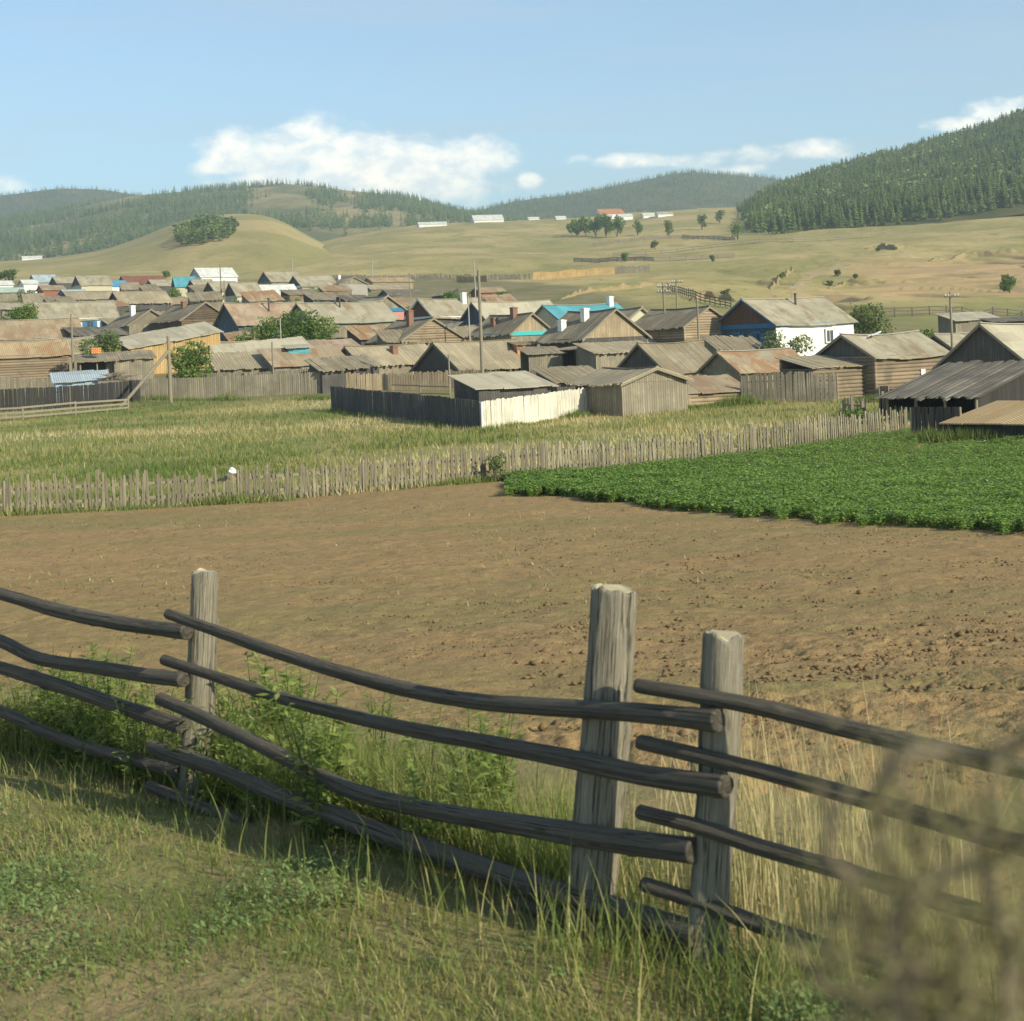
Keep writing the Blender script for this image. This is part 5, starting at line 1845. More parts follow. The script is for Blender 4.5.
# ================================================================== FOREGROUND: LOG RAIL FENCE
def m_oldlog(name, c, along=True):
    m, k, b = material(name)
    at_ = k.new('ShaderNodeAttribute', attribute_name='along')
    an_ = k.new('ShaderNodeAttribute', attribute_name='around')
    oi = k.new('ShaderNodeObjectInfo').outputs['Random']
    s, a = at_.outputs['Fac'], an_.outputs['Fac']
    th = k.math('MULTIPLY', a, 2 * math.pi)
    cx, cy = k.math('COSINE', th), k.math('SINE', th)
    off = k.math('MULTIPLY', oi, 40.0)
    v1 = k.comb(k.math('MULTIPLY', cx, 2.6), k.math('MULTIPLY', cy, 2.6), k.math('ADD', k.math('MULTIPLY', s, 1.6), off))
    v2 = k.comb(k.math('MULTIPLY', cx, 9.0), k.math('MULTIPLY', cy, 9.0), k.math('ADD', k.math('MULTIPLY', s, 2.2), off))
    v3 = k.comb(k.math('MULTIPLY', cx, 1.2), k.math('MULTIPLY', cy, 1.2), k.math('ADD', k.math('MULTIPLY', s, 4.5), off))
    n1, n2, n3 = k.noise(v1, 1.0, 5.0, 0.6), k.noise(v2, 1.0, 6.0, 0.7), k.noise(v3, 1.0, 5.0, 0.65, 0.5)
    col = k.mix(n1, mul(c, 0.65), mul(c, 1.35))
    col = k.mix(k.math('MULTIPLY', k.step(n2, 0.52, 0.70), 0.6), col, mul(c, 0.45))
    col = k.mix(k.math('MULTIPLY', k.step(n3, 0.55, 0.72), 0.6), col, (c[0] * 1.25, c[1] * 1.05, c[2] * 0.8))
    # knots
    vo = k.new('ShaderNodeTexVoronoi')
    k.put(vo.inputs['Vector'], k.comb(k.math('MULTIPLY', cx, 0.8), k.math('MULTIPLY', cy, 0.8), k.math('ADD', k.math('MULTIPLY', s, 3.2), off)))
    vo.inputs['Scale'].default_value = 1.0
    kn = k.step(vo.outputs['Distance'], 0.16, 0.06)
    col = k.mix(k.math('MULTIPLY', kn, 0.8), col, mul(c, 0.3))
    # drying cracks and flaking grey patches
    v4 = k.comb(k.math('MULTIPLY', cx, 5.0), k.math('MULTIPLY', cy, 5.0), k.math('ADD', k.math('MULTIPLY', s, 0.9), off))
    n4 = k.noise(v4, 1.0, 3.0, 0.5, 0.3)
    crack = k.step(k.math('ABSOLUTE', k.math('SUBTRACT', n4, 0.5)), 0.018, 0.004)
    col = k.mix(k.math('MULTIPLY', crack, 0.85), col, mul(c, 0.18))
    n5 = k.noise(v2, 3.0, 4.0, 0.7)
    col = k.mix(k.math('MULTIPLY', k.step(n5, 0.56, 0.68), 0.65), col, mul(c, 2.3))
    k.put(b.inputs['Base Color'], col)
    b.inputs['Roughness'].default_value = 0.85
    bump(k, b, k.math('ADD', k.math('ADD', n2, k.math('MULTIPLY', n3, 0.6)), k.math('MULTIPLY', crack, -1.5)), 1.0, 0.016)
    return m


M_RAIL = m_oldlog("weathered_rail_bark", (0.155, 0.135, 0.105))
M_POST = m_oldlog("weathered_post_wood", (0.265, 0.235, 0.175))
M_CUT = m_plain("pale_cut_wood", (0.40, 0.34, 0.22), 0.25, 30)


def log_mesh(name, pts, radii, mat, parent, n=20, sub=0.035, seed=0, knots=0.35, top=None):
    """a natural pole along points (smoothed), with taper, wobble and knots"""
    P = [Vector(p) for p in pts]
    # Catmull-Rom resample
    L = sum((P[i + 1] - P[i]).length for i in range(len(P) - 1))
    out, rr, ss = [], [], []
    tot = 0.0
    for i in range(len(P) - 1):
        p0, p1, p2, p3 = P[max(i - 1, 0)], P[i], P[i + 1], P[min(i + 2, len(P) - 1)]
        m = max(2, int((p2 - p1).length / sub))
        for j in range(m + (1 if i == len(P) - 2 else 0)):
            t = j / m
            q = 0.5 * ((2 * p1) + (p2 - p0) * t + (2 * p0 - 5 * p1 + 4 * p2 - p3) * t * t + (3 * p1 - p0 - 3 * p2 + p3) * t ** 3)
            if out:
                tot += (q - out[-1]).length
            out.append(q)
            ss.append(tot)
            f = (i + t) / (len(P) - 1)
            rr.append(np.interp(f, np.linspace(0, 1, len(radii)), radii))
    rs = np.random.default_rng(seed)
    kn = [(rs.uniform(0, tot), rs.uniform(0, 6.28), rs.uniform(0.10, 0.34)) for _ in range(int(tot / knots))]
    vs, al, ar = [], [], []
    N = len(out)
    for i, p in enumerate(out):
        t = (out[min(i + 1, N - 1)] - out[max(i - 1, 0)]).normalized()
        ref = Vector((0, 0, 1)) if abs(t.z) < 0.8 else Vector((0, 1, 0))
        a = t.cross(ref).normalized()
        b = a.cross(t).normalized()
        for j in range(n):
            w = 2 * math.pi * j / n
            r0 = rr[i]
            e = 1 + 0.14 * mnoise.noise(Vector((math.cos(w) * 0.9, math.sin(w) * 0.9, ss[i] * 1.7 + seed * 9.1))) + 0.06 * mnoise.noise(Vector((math.cos(w) * 2.2, math.sin(w) * 2.2, ss[i] * 6 + seed))) + 0.035 * mnoise.noise(Vector((math.cos(w) * 6, math.sin(w) * 6, ss[i] * 14 + seed)))
            for (ks, kw, kh) in kn:
                dsq = ((ss[i] - ks) / 0.022) ** 2 + ((((w - kw + math.pi) % (2 * math.pi)) - math.pi) / 0.33) ** 2
                if dsq < 6:
                    e += kh * math.exp(-dsq)
            vs.append(p + (a * math.cos(w) + b * math.sin(w)) * r0 * e)
            al.append(ss[i])
            ar.append(j / n)
    fs = []
    for i in range(N - 1):
        for j in range(n):
            j2 = (j + 1) % n
            fs.append((i * n + j, i * n + j2, (i + 1) * n + j2, (i + 1) * n + j))
    smooth = [True] * len(fs)
    # worn ends: a slightly smaller inner ring and centre
    for end in (0, N - 1):
        b0 = len(vs)
        c = out[end]
        for j in range(n):
            v = vs[end * n + j]
            vs.append(c + (v - c) * 0.86 + (out[end] - out[1 if end == 0 else N - 2]).normalized() * 0.006)
            al.append(ss[end])
            ar.append(j / n)
        for j in range(n):
            j2 = (j + 1) % n
            fs.append((end * n + j, end * n + j2, b0 + j2, b0 + j) if end else (end * n + j2, end * n + j, b0 + j, b0 + j2))
            smooth.append(False)
        fs.append(tuple(b0 + j for j in range(n)) if end else tuple(b0 + j for j in range(n - 1, -1, -1)))
        smooth.append(False)
    if top is not None:                      # chipped, weathered head
        for q in list(range((N - 2) * n, N * n)) + list(range(len(vs) - n, len(vs))):
            v = vs[q]
            vs[q] = v + Vector((0, 0, 0.022 * mnoise.noise(Vector((v.x * 22, v.y * 22, seed * 3.3)))))
    me = bpy.data.meshes.new(name)
    me.from_pydata([tuple(v) for v in vs], [], fs)
    me.polygons.foreach_set('use_smooth', smooth)
    for nm, data in (('along', al), ('around', ar)):
        q = me.attributes.new(nm, 'FLOAT', 'POINT')
        q.data.foreach_set('value', np.array(data, dtype=np.float32))
    me.update()
    o = link(name, me, mat, parent)
    if top is not None:
        me.materials.append(top)
        me.polygons[len(me.polygons) - 1].material_index = 1
        me.polygons[N * n - n + n].material_index = 0
    return o


FENCE = empty("log_rail_fence", (-0.3, 7.0, gz(-0.3, 7.0)), 0, "weathered fence of four stacked log rails on thick posts beside the ploughed field", "fence")
FO = FENCE.location.copy()


def loc(p):
    return Vector(p) - FO


def line_point(px, py, A, B):
    """point seen at (px,py) lying above the plan line A-B (each (px, d))"""
    ax, ay = plan(A[0], A[1], 700)
    bx, by = plan(B[0], B[1], 700)
    U, V = ray(px, py)
    s = (U * ay - ax) / ((bx - ax) - U * (by - ay))
    d = ay + s * (by - ay)
    return Vector((U * d, d, V * d))


def post(base, top, d, r0, r1, seed, slant=0.0):
    a, b = at(base[0], base[1], d), at(top[0], top[1], d)
    a2 = a + (a - b).normalized() * 0.35
    pts = [loc(a2), loc(a), loc(a.lerp(b, 0.5) + Vector((0.006, 0, 0))), loc(b)]
    return log_mesh("post", pts, [r0 * 1.05, r0, (r0 + r1) / 2, r1], M_POST, FENCE, n=36, sub=0.02, seed=seed, knots=0.3, top=M_CUT)


post((193, 800), (205, 572), 8.36, 0.078, 0.070, 1)
post((592, 895), (614, 590), 5.99, 0.088, 0.083, 2)
post((706, 968), (724, 636), 5.55, 0.070, 0.067, 3)
post((1118, 1060), (1136, 690), 4.72, 0.072, 0.07, 4)
post((-172, 735), (-160, 540), 11.3, 0.075, 0.07, 5)

LA, LB = (-190, 11.3), (190, 8.25)
BA, BB = (160, 8.2), (722, 5.40)
CA_, CB = (636, 5.66), (1130, 4.62)
RAILS = [
    (LA, LB, 0.0352, 0.0396, [(-190, 560), (-60, 581), (0, 594), (60, 611), (120, 623), (187, 632)]),
    (LA, LB, 0.0352, 0.0378, [(-190, 585), (-60, 620), (0, 641), (40, 659), (100, 668), (150, 676), (184, 680)]),
    (LA, LB, 0.0352, 0.0387, [(-190, 622), (-60, 651), (0, 668), (60, 686), (120, 706), (183, 727)]),
    (LA, LB, 0.0317, 0.0352, [(-190, 655), (-60, 690), (0, 711), (60, 738), (120, 756), (180, 772)]),
    (BA, BB, 0.0247, 0.0364, [(168, 614), (220, 632), (300, 660), (400, 688), (480, 702), (560, 708), (640, 713), (718, 721)]),
    (BA, BB, 0.0247, 0.0371, [(164, 660), (220, 678), (300, 703), (400, 727), (480, 742), (560, 757), (640, 774), (726, 786)]),
    (BA, BB, 0.0310, 0.0420, [(160, 699), (200, 716), (280, 755), (350, 790), (420, 808), (500, 822), (600, 838), (694, 851)]),
    (BA, BB, 0.0340, 0.0490, [(152, 747), (220, 770), (300, 803), (380, 833), (450, 857), (520, 881), (600, 906), (698, 936)]),
    (BA, BB, 0.0287, 0.0312, [(150, 786), (200, 806), (245, 823)]),
    (BA, BB, 0.0340, 0.0490, [(520, 902), (600, 934), (660, 958), (735, 990)]),
    (CA_, CB, 0.0249, 0.0317, [(638, 686), (700, 696), (760, 707), (840, 727), (920, 746), (1024, 768), (1130, 786)]),
    (CA_, CB, 0.0249, 0.0317, [(640, 742), (700, 756), (760, 771), (840, 793), (920, 816), (1024, 846), (1130, 872)]),
    (CA_, CB, 0.0263, 0.0317, [(640, 812), (700, 827), (760, 847), (840, 870), (920, 895), (1024, 926), (1130, 955)]),
    (CA_, CB, 0.0249, 0.0332, [(644, 884), (700, 902), (760, 925), (840, 955), (920, 986), (1024, 1030), (1130, 1075)]),
]
for i, (A, B, ra, rb_, pts) in enumerate(RAILS):
    log_mesh("rail", [loc(line_point(px, py, A, B)) for px, py in pts], [ra, (ra + rb_) / 2, rb_], M_RAIL, FENCE, n=26, sub=0.018, seed=20 + i, knots=0.3)


# ================================================================== GRASS, WEEDS, CROPS
def fence_side(x, y):
    """signed distance to the log fence line: positive on the camera side"""
    fx = np.interp(y, [4.3, 5.45, 8.25, 11.5], [1.95, 0.68, -1.62, -4.6])
    return fx - x


def blades(x, y, h, w, lean, tint, curl=0.5, zoff=-0.01, seed=0, seg=3):
    """curved tapering blades standing at x, y"""
    r = np.random.default_rng(seed)
    n = len(x)
    z = G(x, y) + zoff
    a = r.uniform(0, 2 * np.pi, n)
    dx, dy = np.cos(a), np.sin(a)
    fa = a + np.pi / 2 + r.normal(0, 0.5, n)
    sx, sy = np.cos(fa), np.sin(fa)
    rows = []
    for s in range(seg + 1):
        t = s / seg
        off = lean * h * (t ** 1.8)
        cz = h * (t - 0.28 * curl * lean * t ** 2.2)
        ww = w * (1 - t) ** 0.7 * 0.5
        cx, cy = x + dx * off, y + dy * off
        rows.append(np.stack([cx - sx * ww, cy - sy * ww, z + cz], -1))
        rows.append(np.stack([cx + sx * ww, cy + sy * ww, z + cz], -1))
    V = np.stack(rows, 1)                              # n, 2*(seg+1), 3
    base = (np.arange(n) * 2 * (seg + 1))[:, None, None]
    q = np.array([(2 * s, 2 * s + 1, 2 * s + 3, 2 * s + 2) for s in range(seg)])
    Fq = (q[None] + base).reshape(-1, 4)
    T = np.repeat(tint, 2 * (seg + 1))
    return V.reshape(-1, 3), Fq, T


def join(parts):
    V, Fq, T = [], [], []
    o = 0
    for v, f, t in parts:
        V.append(v)
        Fq.append(f + o)
        T.append(t)
        o += len(v)
    return np.concatenate(V), np.concatenate(Fq), np.concatenate(T)


M_GRASS = m_leaf("grass_blades", [(0.0, (0.135, 0.195, 0.045)), (0.35, (0.225, 0.265, 0.072)), (0.6, (0.37, 0.335, 0.125)), (1.0, (0.62, 0.52, 0.28))], 0.4)
M_WEED = m_leaf("weed_leaves", [(0.0, (0.17, 0.24, 0.065)), (0.5, (0.30, 0.38, 0.10)), (1.0, (0.46, 0.49, 0.17))], 0.55)


def near_grass():
    parts = []
    # tufted verge on the camera side
    n = 210000
    y = np.exp(rng.uniform(math.log(3.3), math.log(12.5), n))
    u = rng.uniform(-0.42, 0.42, n)
    x = u * y
    sd = fence_side(x, y)
    cl = fbm(x * 1.3, y * 1.3, 111, 3)
    cl2 = fbm(x * 0.45, y * 0.45, 113, 3)
    p = np.clip(0.42 + 0.8 * cl + 0.5 * cl2, 0.10, 1) * (sd > -0.2)
    p = np.where((sd < 0.9) & (x > -1.3), p * 0.55, p)
    k = rng.uniform(0, 1, n) < p
    x, y, sd, cl2 = x[k], y[k], sd[k], cl2[k]
    near_f = np.clip(1 - np.abs(sd - 0.1) / 1.0, 0, 1)
    h = rng.uniform(0.04, 0.14, len(x)) * (0.50 + 0.7 * near_f * rng.uniform(0, 1, len(x)) ** 3) + 0.015
    t = np.clip(rng.normal(0.36, 0.24, len(x)) + 0.6 * fbm(x * 0.9, y * 0.9, 117, 3), 0, 1)
    parts.append(blades(x, y, h, rng.uniform(0.003, 0.007, len(x)), rng.uniform(0.2, 1.1, len(x)), t, seed=1))
    # tall green blades along the fence
    n = 2600
    y = np.exp(rng.uniform(math.log(4.0), math.log(12), n))
    s = rng.normal(0.05, 0.42, n)
    x = np.interp(y, [4.3, 5.45, 8.25, 11.5], [1.95, 0.68, -1.62, -4.6]) - s
    tuft = fbm(x * 1.6, y * 1.6, 121, 2)
    k = (rng.uniform(0, 1, n) < np.clip(0.30 + 1.6 * tuft, 0, 1))
    x, y = x[k], y[k]
    h = rng.uniform(0.14, 0.42, len(x)) * np.interp(x, [-2.5, -1.2, 0.2], [0.6, 0.75, 1.0])
    t = np.clip(rng.normal(0.38, 0.2, len(x)), 0, 1)
    parts.append(blades(x, y, h, rng.uniform(0.005, 0.010, len(x)), rng.uniform(0.1, 0.6, len(x)), t, seed=2, seg=4))
    # long green tufts in the shade of the lowest rails
    n = 2800
    u = rng.uniform(-0.10, 0.19, n)
    y = rng.uniform(4.35, 5.75, n)
    x = u * y
    sd = fence_side(x, y)
    k = (sd > -0.15) & (sd < 0.95) & (rng.uniform(0, 1, n) < np.clip(0.25 + 2.2 * fbm(x * 3.0, y * 3.0, 123, 2), 0, 1))
    x, y, sd = x[k], y[k], sd[k]
    parts.append(blades(x, y, rng.uniform(0.10, 0.34, len(x)) * np.clip(1.15 - 0.5 * np.abs(sd), 0.5, 1), rng.uniform(0.004, 0.009, len(x)), rng.uniform(0.1, 0.7, len(x)), np.clip(rng.normal(0.22, 0.2, len(x)), 0, 1), seed=5, seg=4))
    # field side of the fence: dry straw and green
    n = 60000
    y = np.exp(rng.uniform(math.log(4.6), math.log(16), n))
    s = rng.exponential(0.75, n)
    x = np.interp(y, [4.3, 5.45, 8.25, 11.5, 16], [1.95, 0.68, -1.62, -4.6, -8.6]) + s
    lim = 1.35 + 0.5 * fbm(x, y, 125, 2)
    k = (s < lim) & (np.abs(x / y) < 0.42) & (rng.uniform(0, 1, n) < np.clip(0.55 + 1.2 * fbm(x * 1.4, y * 1.4, 127, 3), 0.05, 1) * np.where(x > 0.3, 0.15, 0.9))
    x, y, s = x[k], y[k], s[k]
    h = rng.uniform(0.10, 0.46, len(x)) * np.clip(1.1 - 0.32 * s, 0.35, 1) * np.where(x > 0.3, 0.8, 1.0)
    t = np.clip(rng.normal(0.42, 0.2, len(x)) + 0.20 * (x > 0.3) + 0.35 * fbm(x * 0.8, y * 0.8, 131, 2), 0, 1)
    parts.append(blades(x, y, h, rng.uniform(0.004, 0.008, len(x)), rng.uniform(0.1, 0.7, len(x)), t, seed=3))
    # tall dry straw right of the posts
    n = 480
    y = rng.uniform(5.6, 7.0, n)
    u = rng.normal(0.165, 0.05, n)
    h = rng.uniform(0.4, 0.85, n)
    parts.append(blades(u * y, y, h, rng.uniform(0.004, 0.007, n), rng.uniform(0.05, 0.35, n), np.clip(rng.normal(0.88, 0.12, n), 0, 1), seed=4, seg=4))
    V, Fq, T = join(parts)
    o = mesh_np("verge_grass", V, Fq, M_GRASS, tint=T)
    put_props(o, "tufted green and straw coloured grass along the log rail fence", "grass", kind='stuff')


near_grass()


def weed_leaves(n_stems, h, seed, leaf=0.035, spread=0.25):
    """a branching herb: stems with leaflets; returns leaf arrays and a stem MB"""
    r = np.random.default_rng(seed)
    C, S = [], MB()
    A = []
    for i in range(n_stems):
        a = r.uniform(0, 6.28)
        hh = h * r.uniform(0.6, 1.05)
        l = r.uniform(0.05, spread)
        top = np.array([math.cos(a) * l, math.sin(a) * l, hh])
        b0 = np.array([math.cos(a) * 0.03, math.sin(a) * 0.03, 0])
        S.tube([b0 - [0, 0, .05], b0 * 0.5 + top * 0.5 * [0.8, 0.8, 1], top], [0.005, 0.004, 0.002], 4, caps=False)
        m = int(34 * hh / 0.5)
        for j in range(m):
            f = r.uniform(0.12, 1.0)
            p = b0 * (1 - f) + top * f
            w = r.uniform(0, 6.28)
            q = 0.10 * (1.15 - f) + 0.015
            C.append(p + np.array([math.cos(w) * q * r.uniform(0.3, 1), math.sin(w) * q * r.uniform(0.3, 1), r.uniform(-.02, .04)]))
            A.append(w)
    C, A = np.array(C), np.array(A)
    n = len(C)
    s = leaf * r.uniform(0.6, 1.3, (n, 1))
    d = np.stack([np.cos(A), np.sin(A), r.uniform(-0.3, 0.7, n)], -1)
    d /= np.linalg.norm(d, axis=1, keepdims=True)
    e = np.stack([-np.sin(A), np.cos(A), r.normal(0, 0.3, n)], -1)
    V = np.stack([C - d * s, C + e * s * 0.3, C + d * s, C - e * s * 0.3], 1).reshape(-1, 3)
    T = np.repeat(np.clip(r.normal(0.5, 0.22, n), 0, 1), 4)
    return V, np.arange(n * 4).reshape(-1, 4), T, S


WEED_ME = []
for q in range(5):
    V, Fq, T, S = weed_leaves(9, 0.5 + 0.05 * q, 700 + q)
    a = mesh_np("leaves", V, Fq, M_WEED, tint=T)
    b = S.build("stem", M_WEED)
    WEED_ME.append((a.data, b.data))
    bpy.data.objects.remove(a)
    bpy.data.objects.remove(b)
# leafy weeds in the angle of the fence (px, py of foot, distance, size)
WEEDS = []
for i in range(44):
    px = random.uniform(-10, 500) if i < 30 else random.uniform(-10, 330)
    u = (px - CX) / F
    ys = np.linspace(4.5, 14, 200)
    fx = np.interp(ys, [4.3, 5.45, 8.25, 11.5, 14], [1.95, 0.68, -1.62, -4.6, -7.0])
    j = int(np.argmin(np.abs(fx / ys - u)))
    d = ys[j] + random.uniform(-0.2, 1.6)
    WEEDS.append((u * d, d, random.uniform(0.6, 1.1) * (0.75 if px > 300 else 1.0)))
for px, d, s in [(62, 9.3, 0.8), (82, 9.05, 0.9), (100, 8.9, 0.75), (120, 8.6, 0.7), (30, 9.8, 0.8), (10, 10.0, 0.8), (292, 7.35, 0.8), (306, 7.15, 0.7), (236, 7.7, 0.6), (45, 9.5, 0.7)]:
    WEEDS.append(((px - CX) / F * d, d, s))
for (x, y, s) in WEEDS:
    q = random.randrange(5)
    t = empty("leafy_weed", (x, y, gz(x, y)), random.uniform(0, 6.28), "tall bright green leafy weed growing along the log rail fence", "weed", "weeds along the log rail fence")
    t.scale = (s, s, s)
    link("leaves", WEED_ME[q][0], None, t)
    link("stem", WEED_ME[q][1], None, t)


# ---------------- low herbs mixed in the verge (uncountable)
def herbs():
    n = 260000
    y = np.exp(rng.uniform(math.log(3.5), math.log(11.5), n))
    x = rng.uniform(-0.42, 0.30, n) * y
    k = (fence_side(x, y) > 0.1) & (rng.uniform(0, 1, n) < np.clip(0.32 + 2.2 * fbm(x * 0.8, y * 0.8, 141, 3), 0.02, 1))
    x, y = x[k], y[k]
    n = len(x)
    z = G(x, y) + rng.uniform(0.005, 0.13, n) * np.clip(0.5 + 1.5 * fbm(x * 1.5, y * 1.5, 143, 2), 0.15, 1.2)
    a = rng.uniform(0, 6.28, n)
    s = rng.uniform(0.006, 0.016, n)[:, None]
    d = np.stack([np.cos(a), np.sin(a), rng.uniform(-.2, .8, n)], -1)
    e = np.stack([-np.sin(a), np.cos(a), rng.normal(0, .3, n)], -1)
    C = np.stack([x, y, z], -1)
    V = np.stack([C - d * s, C + e * s * .45, C + d * s, C - e * s * .45], 1).reshape(-1, 3)
    o = mesh_np("verge_herbs", V, np.arange(n * 4).reshape(-1, 4), m_leaf("verge_herb_leaves", [(0.0, (0.14, 0.21, 0.07)), (0.6, (0.25, 0.34, 0.12)), (1.0, (0.37, 0.43, 0.18))], 0.4), tint=np.repeat(np.clip(rng.normal(.45, .22, n), 0, 1), 4))
    put_props(o, "low green herbs creeping through the verge grass", "herbs", kind='stuff')


herbs()


# ---------------- seedling weeds over the field
def field_weeds():
    n = 16000
    u = rng.uniform(-0.42, 0.45, n)
    t = rng.uniform(0, 1, n) ** 0.6
    d = np.exp(np.log(near_edge(u) + 0.4) * (1 - t) + np.log(far_edge(u) - 1.2) * t)
    x, y = u * d, d
    k = rng.uniform(0, 1, n) < np.clip(0.12 + 1.5 * fbm(x * 0.25, y * 0.4, 181, 3), 0.01, 1)
    x, y, d = x[k], y[k], d[k]
    V, Fq, T = blades(x, y, rng.uniform(0.03, 0.11, len(x)) * np.clip(d / 25, 0.5, 1.2), rng.uniform(0.015, 0.035, len(x)) * np.clip(d / 25, 0.4, 1.3), rng.uniform(0.4, 1.3, len(x)), np.clip(rng.normal(0.45, 0.25, len(x)), 0, 1), zoff=0.03, seed=12, seg=1)
    o = mesh_np("field_weeds", V, Fq, M_GRASS, tint=T)
    put_props(o, "sparse seedling weeds and straw over the ploughed soil", "weeds", kind='stuff')


field_weeds()


# ---------------- green crop
CROP_NEAR = [(0.0, 53.0), (0.006, 52.5), (0.05, 48), (0.10, 44), (0.16, 39.5), (0.23, 36), (0.30, 33), (0.36, 31), (0.45, 28.5)]


def crop():
    n = 560000
    u = rng.uniform(-0.008, 0.42, n)
    t = rng.uniform(0, 1, n)
    dn = np.interp(u, [c[0] for c in CROP_NEAR], [c[1] for c in CROP_NEAR])
    dn = dn + 1.6 * fbm(u * 120, u * 0 + 1, 151, 3)
    df = np.interp(u, [0, 0.225, 0.245, 0.3], [0, 0, 66, 65.5])
    df = np.where(u < 0.225, far_edge(u) - 0.8, np.where(df < 60, far_edge(u) - 0.8, df))
    d = dn + (df - dn) * t ** 1.25
    x, y = u * d, d
    # rows running away from the camera to the right
    rowc = (x * 0.82 - y * 0.57) / 0.75
    rw = np.abs(rowc - np.round(rowc)) * 2
    pl = fbm(x * 1.9, y * 1.9, 153, 3)
    keep = (df > dn) & (u > -0.006 + 0.02 * fbm(d * 0.7, d * 0 + 3, 157, 3) + 0.004 * rng.uniform(-1, 1, n)) & (rng.uniform(0, 1, n) < np.clip(1.2 - 0.35 * rw + 0.5 * pl - 0.5 * np.clip(1 - (d - dn) / 1.5, 0, 1), 0, 1))
    x, y, rw, pl = x[keep], y[keep], rw[keep], pl[keep]
    n = len(x)
    hh = (0.33 - 0.05 * rw ** 2) * np.clip(1 + 0.5 * pl, 0.5, 1.4)
    z = G(x, y) + hh * np.sqrt(rng.uniform(0.02, 1, n))
    a = rng.uniform(0, 6.28, n)
    s = (rng.uniform(0.025, 0.052, n))[:, None]
    d3 = np.stack([np.cos(a), np.sin(a), rng.uniform(-.5, .5, n)], -1)
    e = np.stack([-np.sin(a), np.cos(a), rng.normal(0, .35, n)], -1)
    C = np.stack([x, y, z], -1)
    V = np.stack([C - d3 * s, C + e * s * .6, C + d3 * s, C - e * s * .6], 1).reshape(-1, 3)
    T = np.clip(rng.normal(.45, .2, n) + .3 * pl, 0, .96)
    fl = rng.uniform(0, 1, n) < 0.006
    T = np.where(fl, 1.0, T)
    m = m_leaf("potato_leaves", [(0.0, (0.108, 0.188, 0.038)), (0.5, (0.180, 0.290, 0.056)), (0.92, (0.26, 0.37, 0.085)), (0.965, (0.22, 0.30, 0.08)), (1.0, (0.5, 0.5, 0.42))], 0.3)
    o = mesh_np("green_crop", V, np.arange(n * 4).reshape(-1, 4), m, tint=np.repeat(T, 4))
    put_props(o, "dense patch of dark green potato plants on the right of the field", "crop", kind='stuff')


crop()


# ---------------- meadow beyond the picket fence
def meadow():
    n = 230000
    u = rng.uniform(-0.40, 0.40, n)
    d = np.exp(rng.uniform(math.log(53), math.log(150), n))
    x, y = u * d, d
    lim = np.interp(u, [-0.4, -0.3, -0.24, -0.11, -0.109, -0.02, -0.018, 0.05, 0.1, 0.14, 0.2, 0.24, 0.4], [126, 128, 138, 129, 113, 90, 88, 97, 102, 103, 102, 96, 70])
    k = (d > far_edge(u) - 0.6) & (d < lim)
    dens = np.clip(0.55 + 0.9 * fbm(x * 0.35, y * 0.35, 161, 3), 0.12, 1)
    k &= rng.uniform(0, 1, n) < dens
    x, y = x[k], y[k]
    n = len(x)
    big = fbm(x * 0.07, y * 0.11, 163, 3)
    t = np.clip(0.62 + 1.0 * big + 0.14 * (x > 0) + rng.normal(0, 0.17, n) - 0.25 * np.clip((y - 95) / 25, 0, 1), 0, 1)
    h = rng.uniform(0.15, 0.42, n) * (1 + 0.6 * fbm(x * 0.5, y * 0.5, 165, 2))
    V, Fq, T = blades(x, y, h, rng.uniform(0.035, 0.07, n), rng.uniform(0.1, 0.8, n), t, seed=9, seg=1)
    o = mesh_np("meadow_grass", V, Fq, M_GRASS, tint=T)
    put_props(o, "tall dry and green grass in the meadow beyond the picket fence", "grass", kind='stuff')
    # weeds at the foot of the picket fence and of the yard fences
    parts = []
    for pts, n2, hh, off in (([(a, c) for a, b, c in PICKET], 16000, 0.42, -0.35), ([(141, 138), (230, 133), (332, 128)], 5000, 0.7, -0.6), ([(332, 112), (384, 103), (430, 95), (480, 88)], 4000, 0.4, -0.4),
                          ([(481, 88), (540, 92.5), (600, 98)], 4000, 0.5, -0.5), ([(600, 98), (680, 101), (742, 102), (838, 100), (880, 99)], 9000, 0.7, -0.5), ([(840, 90), (905, 80), (1000, 76)], 6000, 0.8, -0.5), ([(908, 69), (1024, 66)], 5000, 0.9, -0.3)):
        P = np.array([plan(a, b, 440) for a, b in pts])
        L = np.r_[0, np.cumsum(np.linalg.norm(np.diff(P, axis=0), axis=1))]
        s = rng.uniform(0, L[-1], n2)
        x = np.interp(s, L, P[:, 0]) + rng.normal(0, .15, n2)
        y = np.interp(s, L, P[:, 1]) + off + rng.normal(0, .35, n2)
        k = rng.uniform(0, 1, n2) < np.clip(0.35 + 1.3 * fbm(s * 0.22, s * 0 + 2, 171, 3), 0.02, 1)
        x, y, s = x[k], y[k], s[k]
        h = hh * rng.uniform(0.25, 1.0, len(x)) * np.clip(0.6 + fbm(s * 0.3, s * 0, 173, 2), 0.15, 1.3)
        parts.append(blades(x, y, h, rng.uniform(0.03, 0.06, len(x)), rng.uniform(0.1, 0.6, len(x)), np.clip(rng.normal(0.18, 0.15, len(x)), 0, 1), seed=10, seg=1))
    V, Fq, T = join(parts)
    o = mesh_np("fence_weeds", V, Fq, M_GRASS, tint=T)
    put_props(o, "green weeds growing along the foot of the picket and yard fences", "weeds", kind='stuff')


meadow()


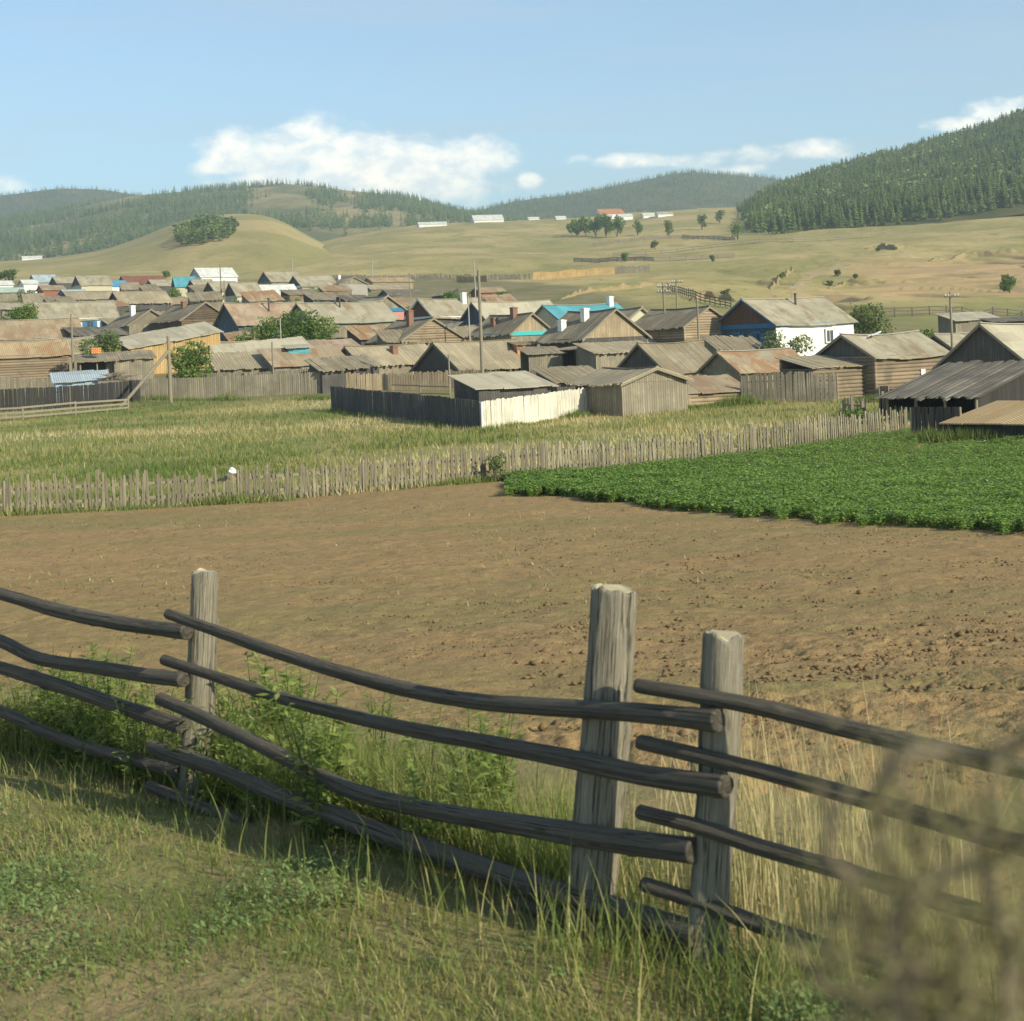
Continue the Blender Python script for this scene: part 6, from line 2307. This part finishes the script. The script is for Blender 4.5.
# ---------------- tangled dry shrub close to the camera, lower right, out of focus
def dry_shrub():
    d0 = 0.62
    foot = at(985, 1100, d0)
    g0 = gz(foot.x, foot.y)
    root = empty("dry_shrub", (foot.x, foot.y, g0), 0, "blurred pale dry shrub with seed heads close to the camera at the lower right", "shrub")
    c = Vector((foot.x, foot.y, g0))
    r = random.Random(8)
    M_DRY = m_leaf("dry_leaves", [(0.0, (0.20, 0.20, 0.075)), (0.6, (0.36, 0.33, 0.14)), (1.0, (0.55, 0.48, 0.25))], 0.4)
    M_DTW = m_plain("dry_twig", (0.16, 0.13, 0.09), 0.3, 20)
    twig = MB()
    tips = []
    paths = [[(990, 1130), (900, 960), (835, 850), (815, 770)], [(990, 1130), (905, 900), (868, 790), (905, 745), (960, 757), (1035, 735)],
             [(1000, 1130), (960, 930), (900, 800), (885, 760)], [(1010, 1130), (1000, 950), (985, 830), (1020, 740)], [(1000, 1130), (900, 890), (985, 855), (1060, 835)],
             [(1010, 1130), (940, 1000), (870, 940), (830, 920)], [(1010, 1130), (1040, 930), (1050, 800), (1075, 720)], [(990, 1130), (930, 980), (850, 1000), (815, 980)]]
    for pth in paths:
        pts = []
        for i, (a, b) in enumerate(pth):
            p = at(a, b, d0 + r.uniform(-0.03, 0.03))
            if i == 0:
                p = c + Vector((r.uniform(-.03, .03), r.uniform(-.03, .03), -0.05))
            pts.append(p - c)
        fine = []
        for i in range(len(pts) - 1):
            for t in (0, 0.33, 0.66):
                fine.append(pts[i].lerp(pts[i + 1], t) + Vector((r.uniform(-.004, .004), r.uniform(-.004, .004), r.uniform(-.004, .004))))
        fine.append(pts[-1])
        twig.tube(fine, [0.0042 - 0.0028 * i / (len(fine) - 1) for i in range(len(fine))], 6)
        tips += fine[3:]
        for q in range(7):
            s = r.choice(fine[3:])
            e = s + Vector((r.uniform(-.03, .03), r.uniform(-.03, .03), r.uniform(-.01, .03)))
            twig.tube([s, s.lerp(e, .5) + Vector((0, 0, .006)), e], [0.001, 0.0007, 0.0004], 5)
            tips += [e, s.lerp(e, 0.5)]
    twig.build("twigs", M_DTW, root)
    q = np.random.default_rng(4)
    fine_t = MB()
    heads = []
    for i in range(200):
        px, py = q.uniform(812, 1090), q.uniform(745, 1090)
        if px < 860 and py < 790 or fbm(np.array(px * 0.012), np.array(py * 0.012), 191, 2) < -0.25:
            continue
        e = at(px, py, d0 + q.uniform(-0.05, 0.05)) - c
        s = min((Vector(t) for t in tips), key=lambda t: (t - e).length)
        m = s.lerp(e, 0.5) + Vector((0, 0, 0.004))
        fine_t.tube([s, m, e], [0.0008, 0.0006, 0.0004], 5)
        heads += [e, e, m]
    fine_t.build("sprays", M_DTW, root)
    n = 8000
    tp = np.array([tuple(t) for t in heads] + [tuple(t) for t in tips[::3]])
    C = tp[q.integers(0, len(tp), n)] + q.normal(0, 0.009, (n, 3))
    a, b = q.normal(0, 1, (n, 3)), q.normal(0, 1, (n, 3))
    a /= np.linalg.norm(a, axis=1, keepdims=True)
    b -= a * (a * b).sum(1, keepdims=True)
    b /= np.linalg.norm(b, axis=1, keepdims=True)
    s = q.uniform(0.0008, 0.0021, (n, 1))
    V = np.stack([C - a * s, C + b * s * .5, C + a * s, C - b * s * .5], 1).reshape(-1, 3)
    mesh_np("seed_heads", V, np.arange(n * 4).reshape(-1, 4), M_DRY, root, tint=np.repeat(q.uniform(0, 1, n), 4))


dry_shrub()


# ================================================================== AIR
def haze():
    mb = MB()
    mb.box(-4000, 4000, -60, 4300, -75, 350)
    m = bpy.data.materials.new("pale_air")
    m.use_nodes = True
    t = m.node_tree
    for n in list(t.nodes):
        if n.type == 'BSDF_PRINCIPLED':
            t.nodes.remove(n)
    v = t.nodes.new('ShaderNodeVolumePrincipled')
    v.inputs['Color'].default_value = (0.82, 0.95, 0.98, 1)
    v.inputs['Density'].default_value = HAZE_DENSITY
    v.inputs['Anisotropy'].default_value = 0.2
    o = [n for n in t.nodes if n.type == 'OUTPUT_MATERIAL'][0]
    t.links.new(v.outputs[0], o.inputs['Volume'])
    ob = mb.build("haze", m)
    put_props(ob, "thin pale summer haze in the air over the valley", "haze", kind='stuff')


HAZE_DENSITY = 0.00022
haze()
if __name__ == "__main__":
    for c_ in CHECK:
        if not (1.2 <= c_[1] <= 4.6):
            print("CHECK", c_)
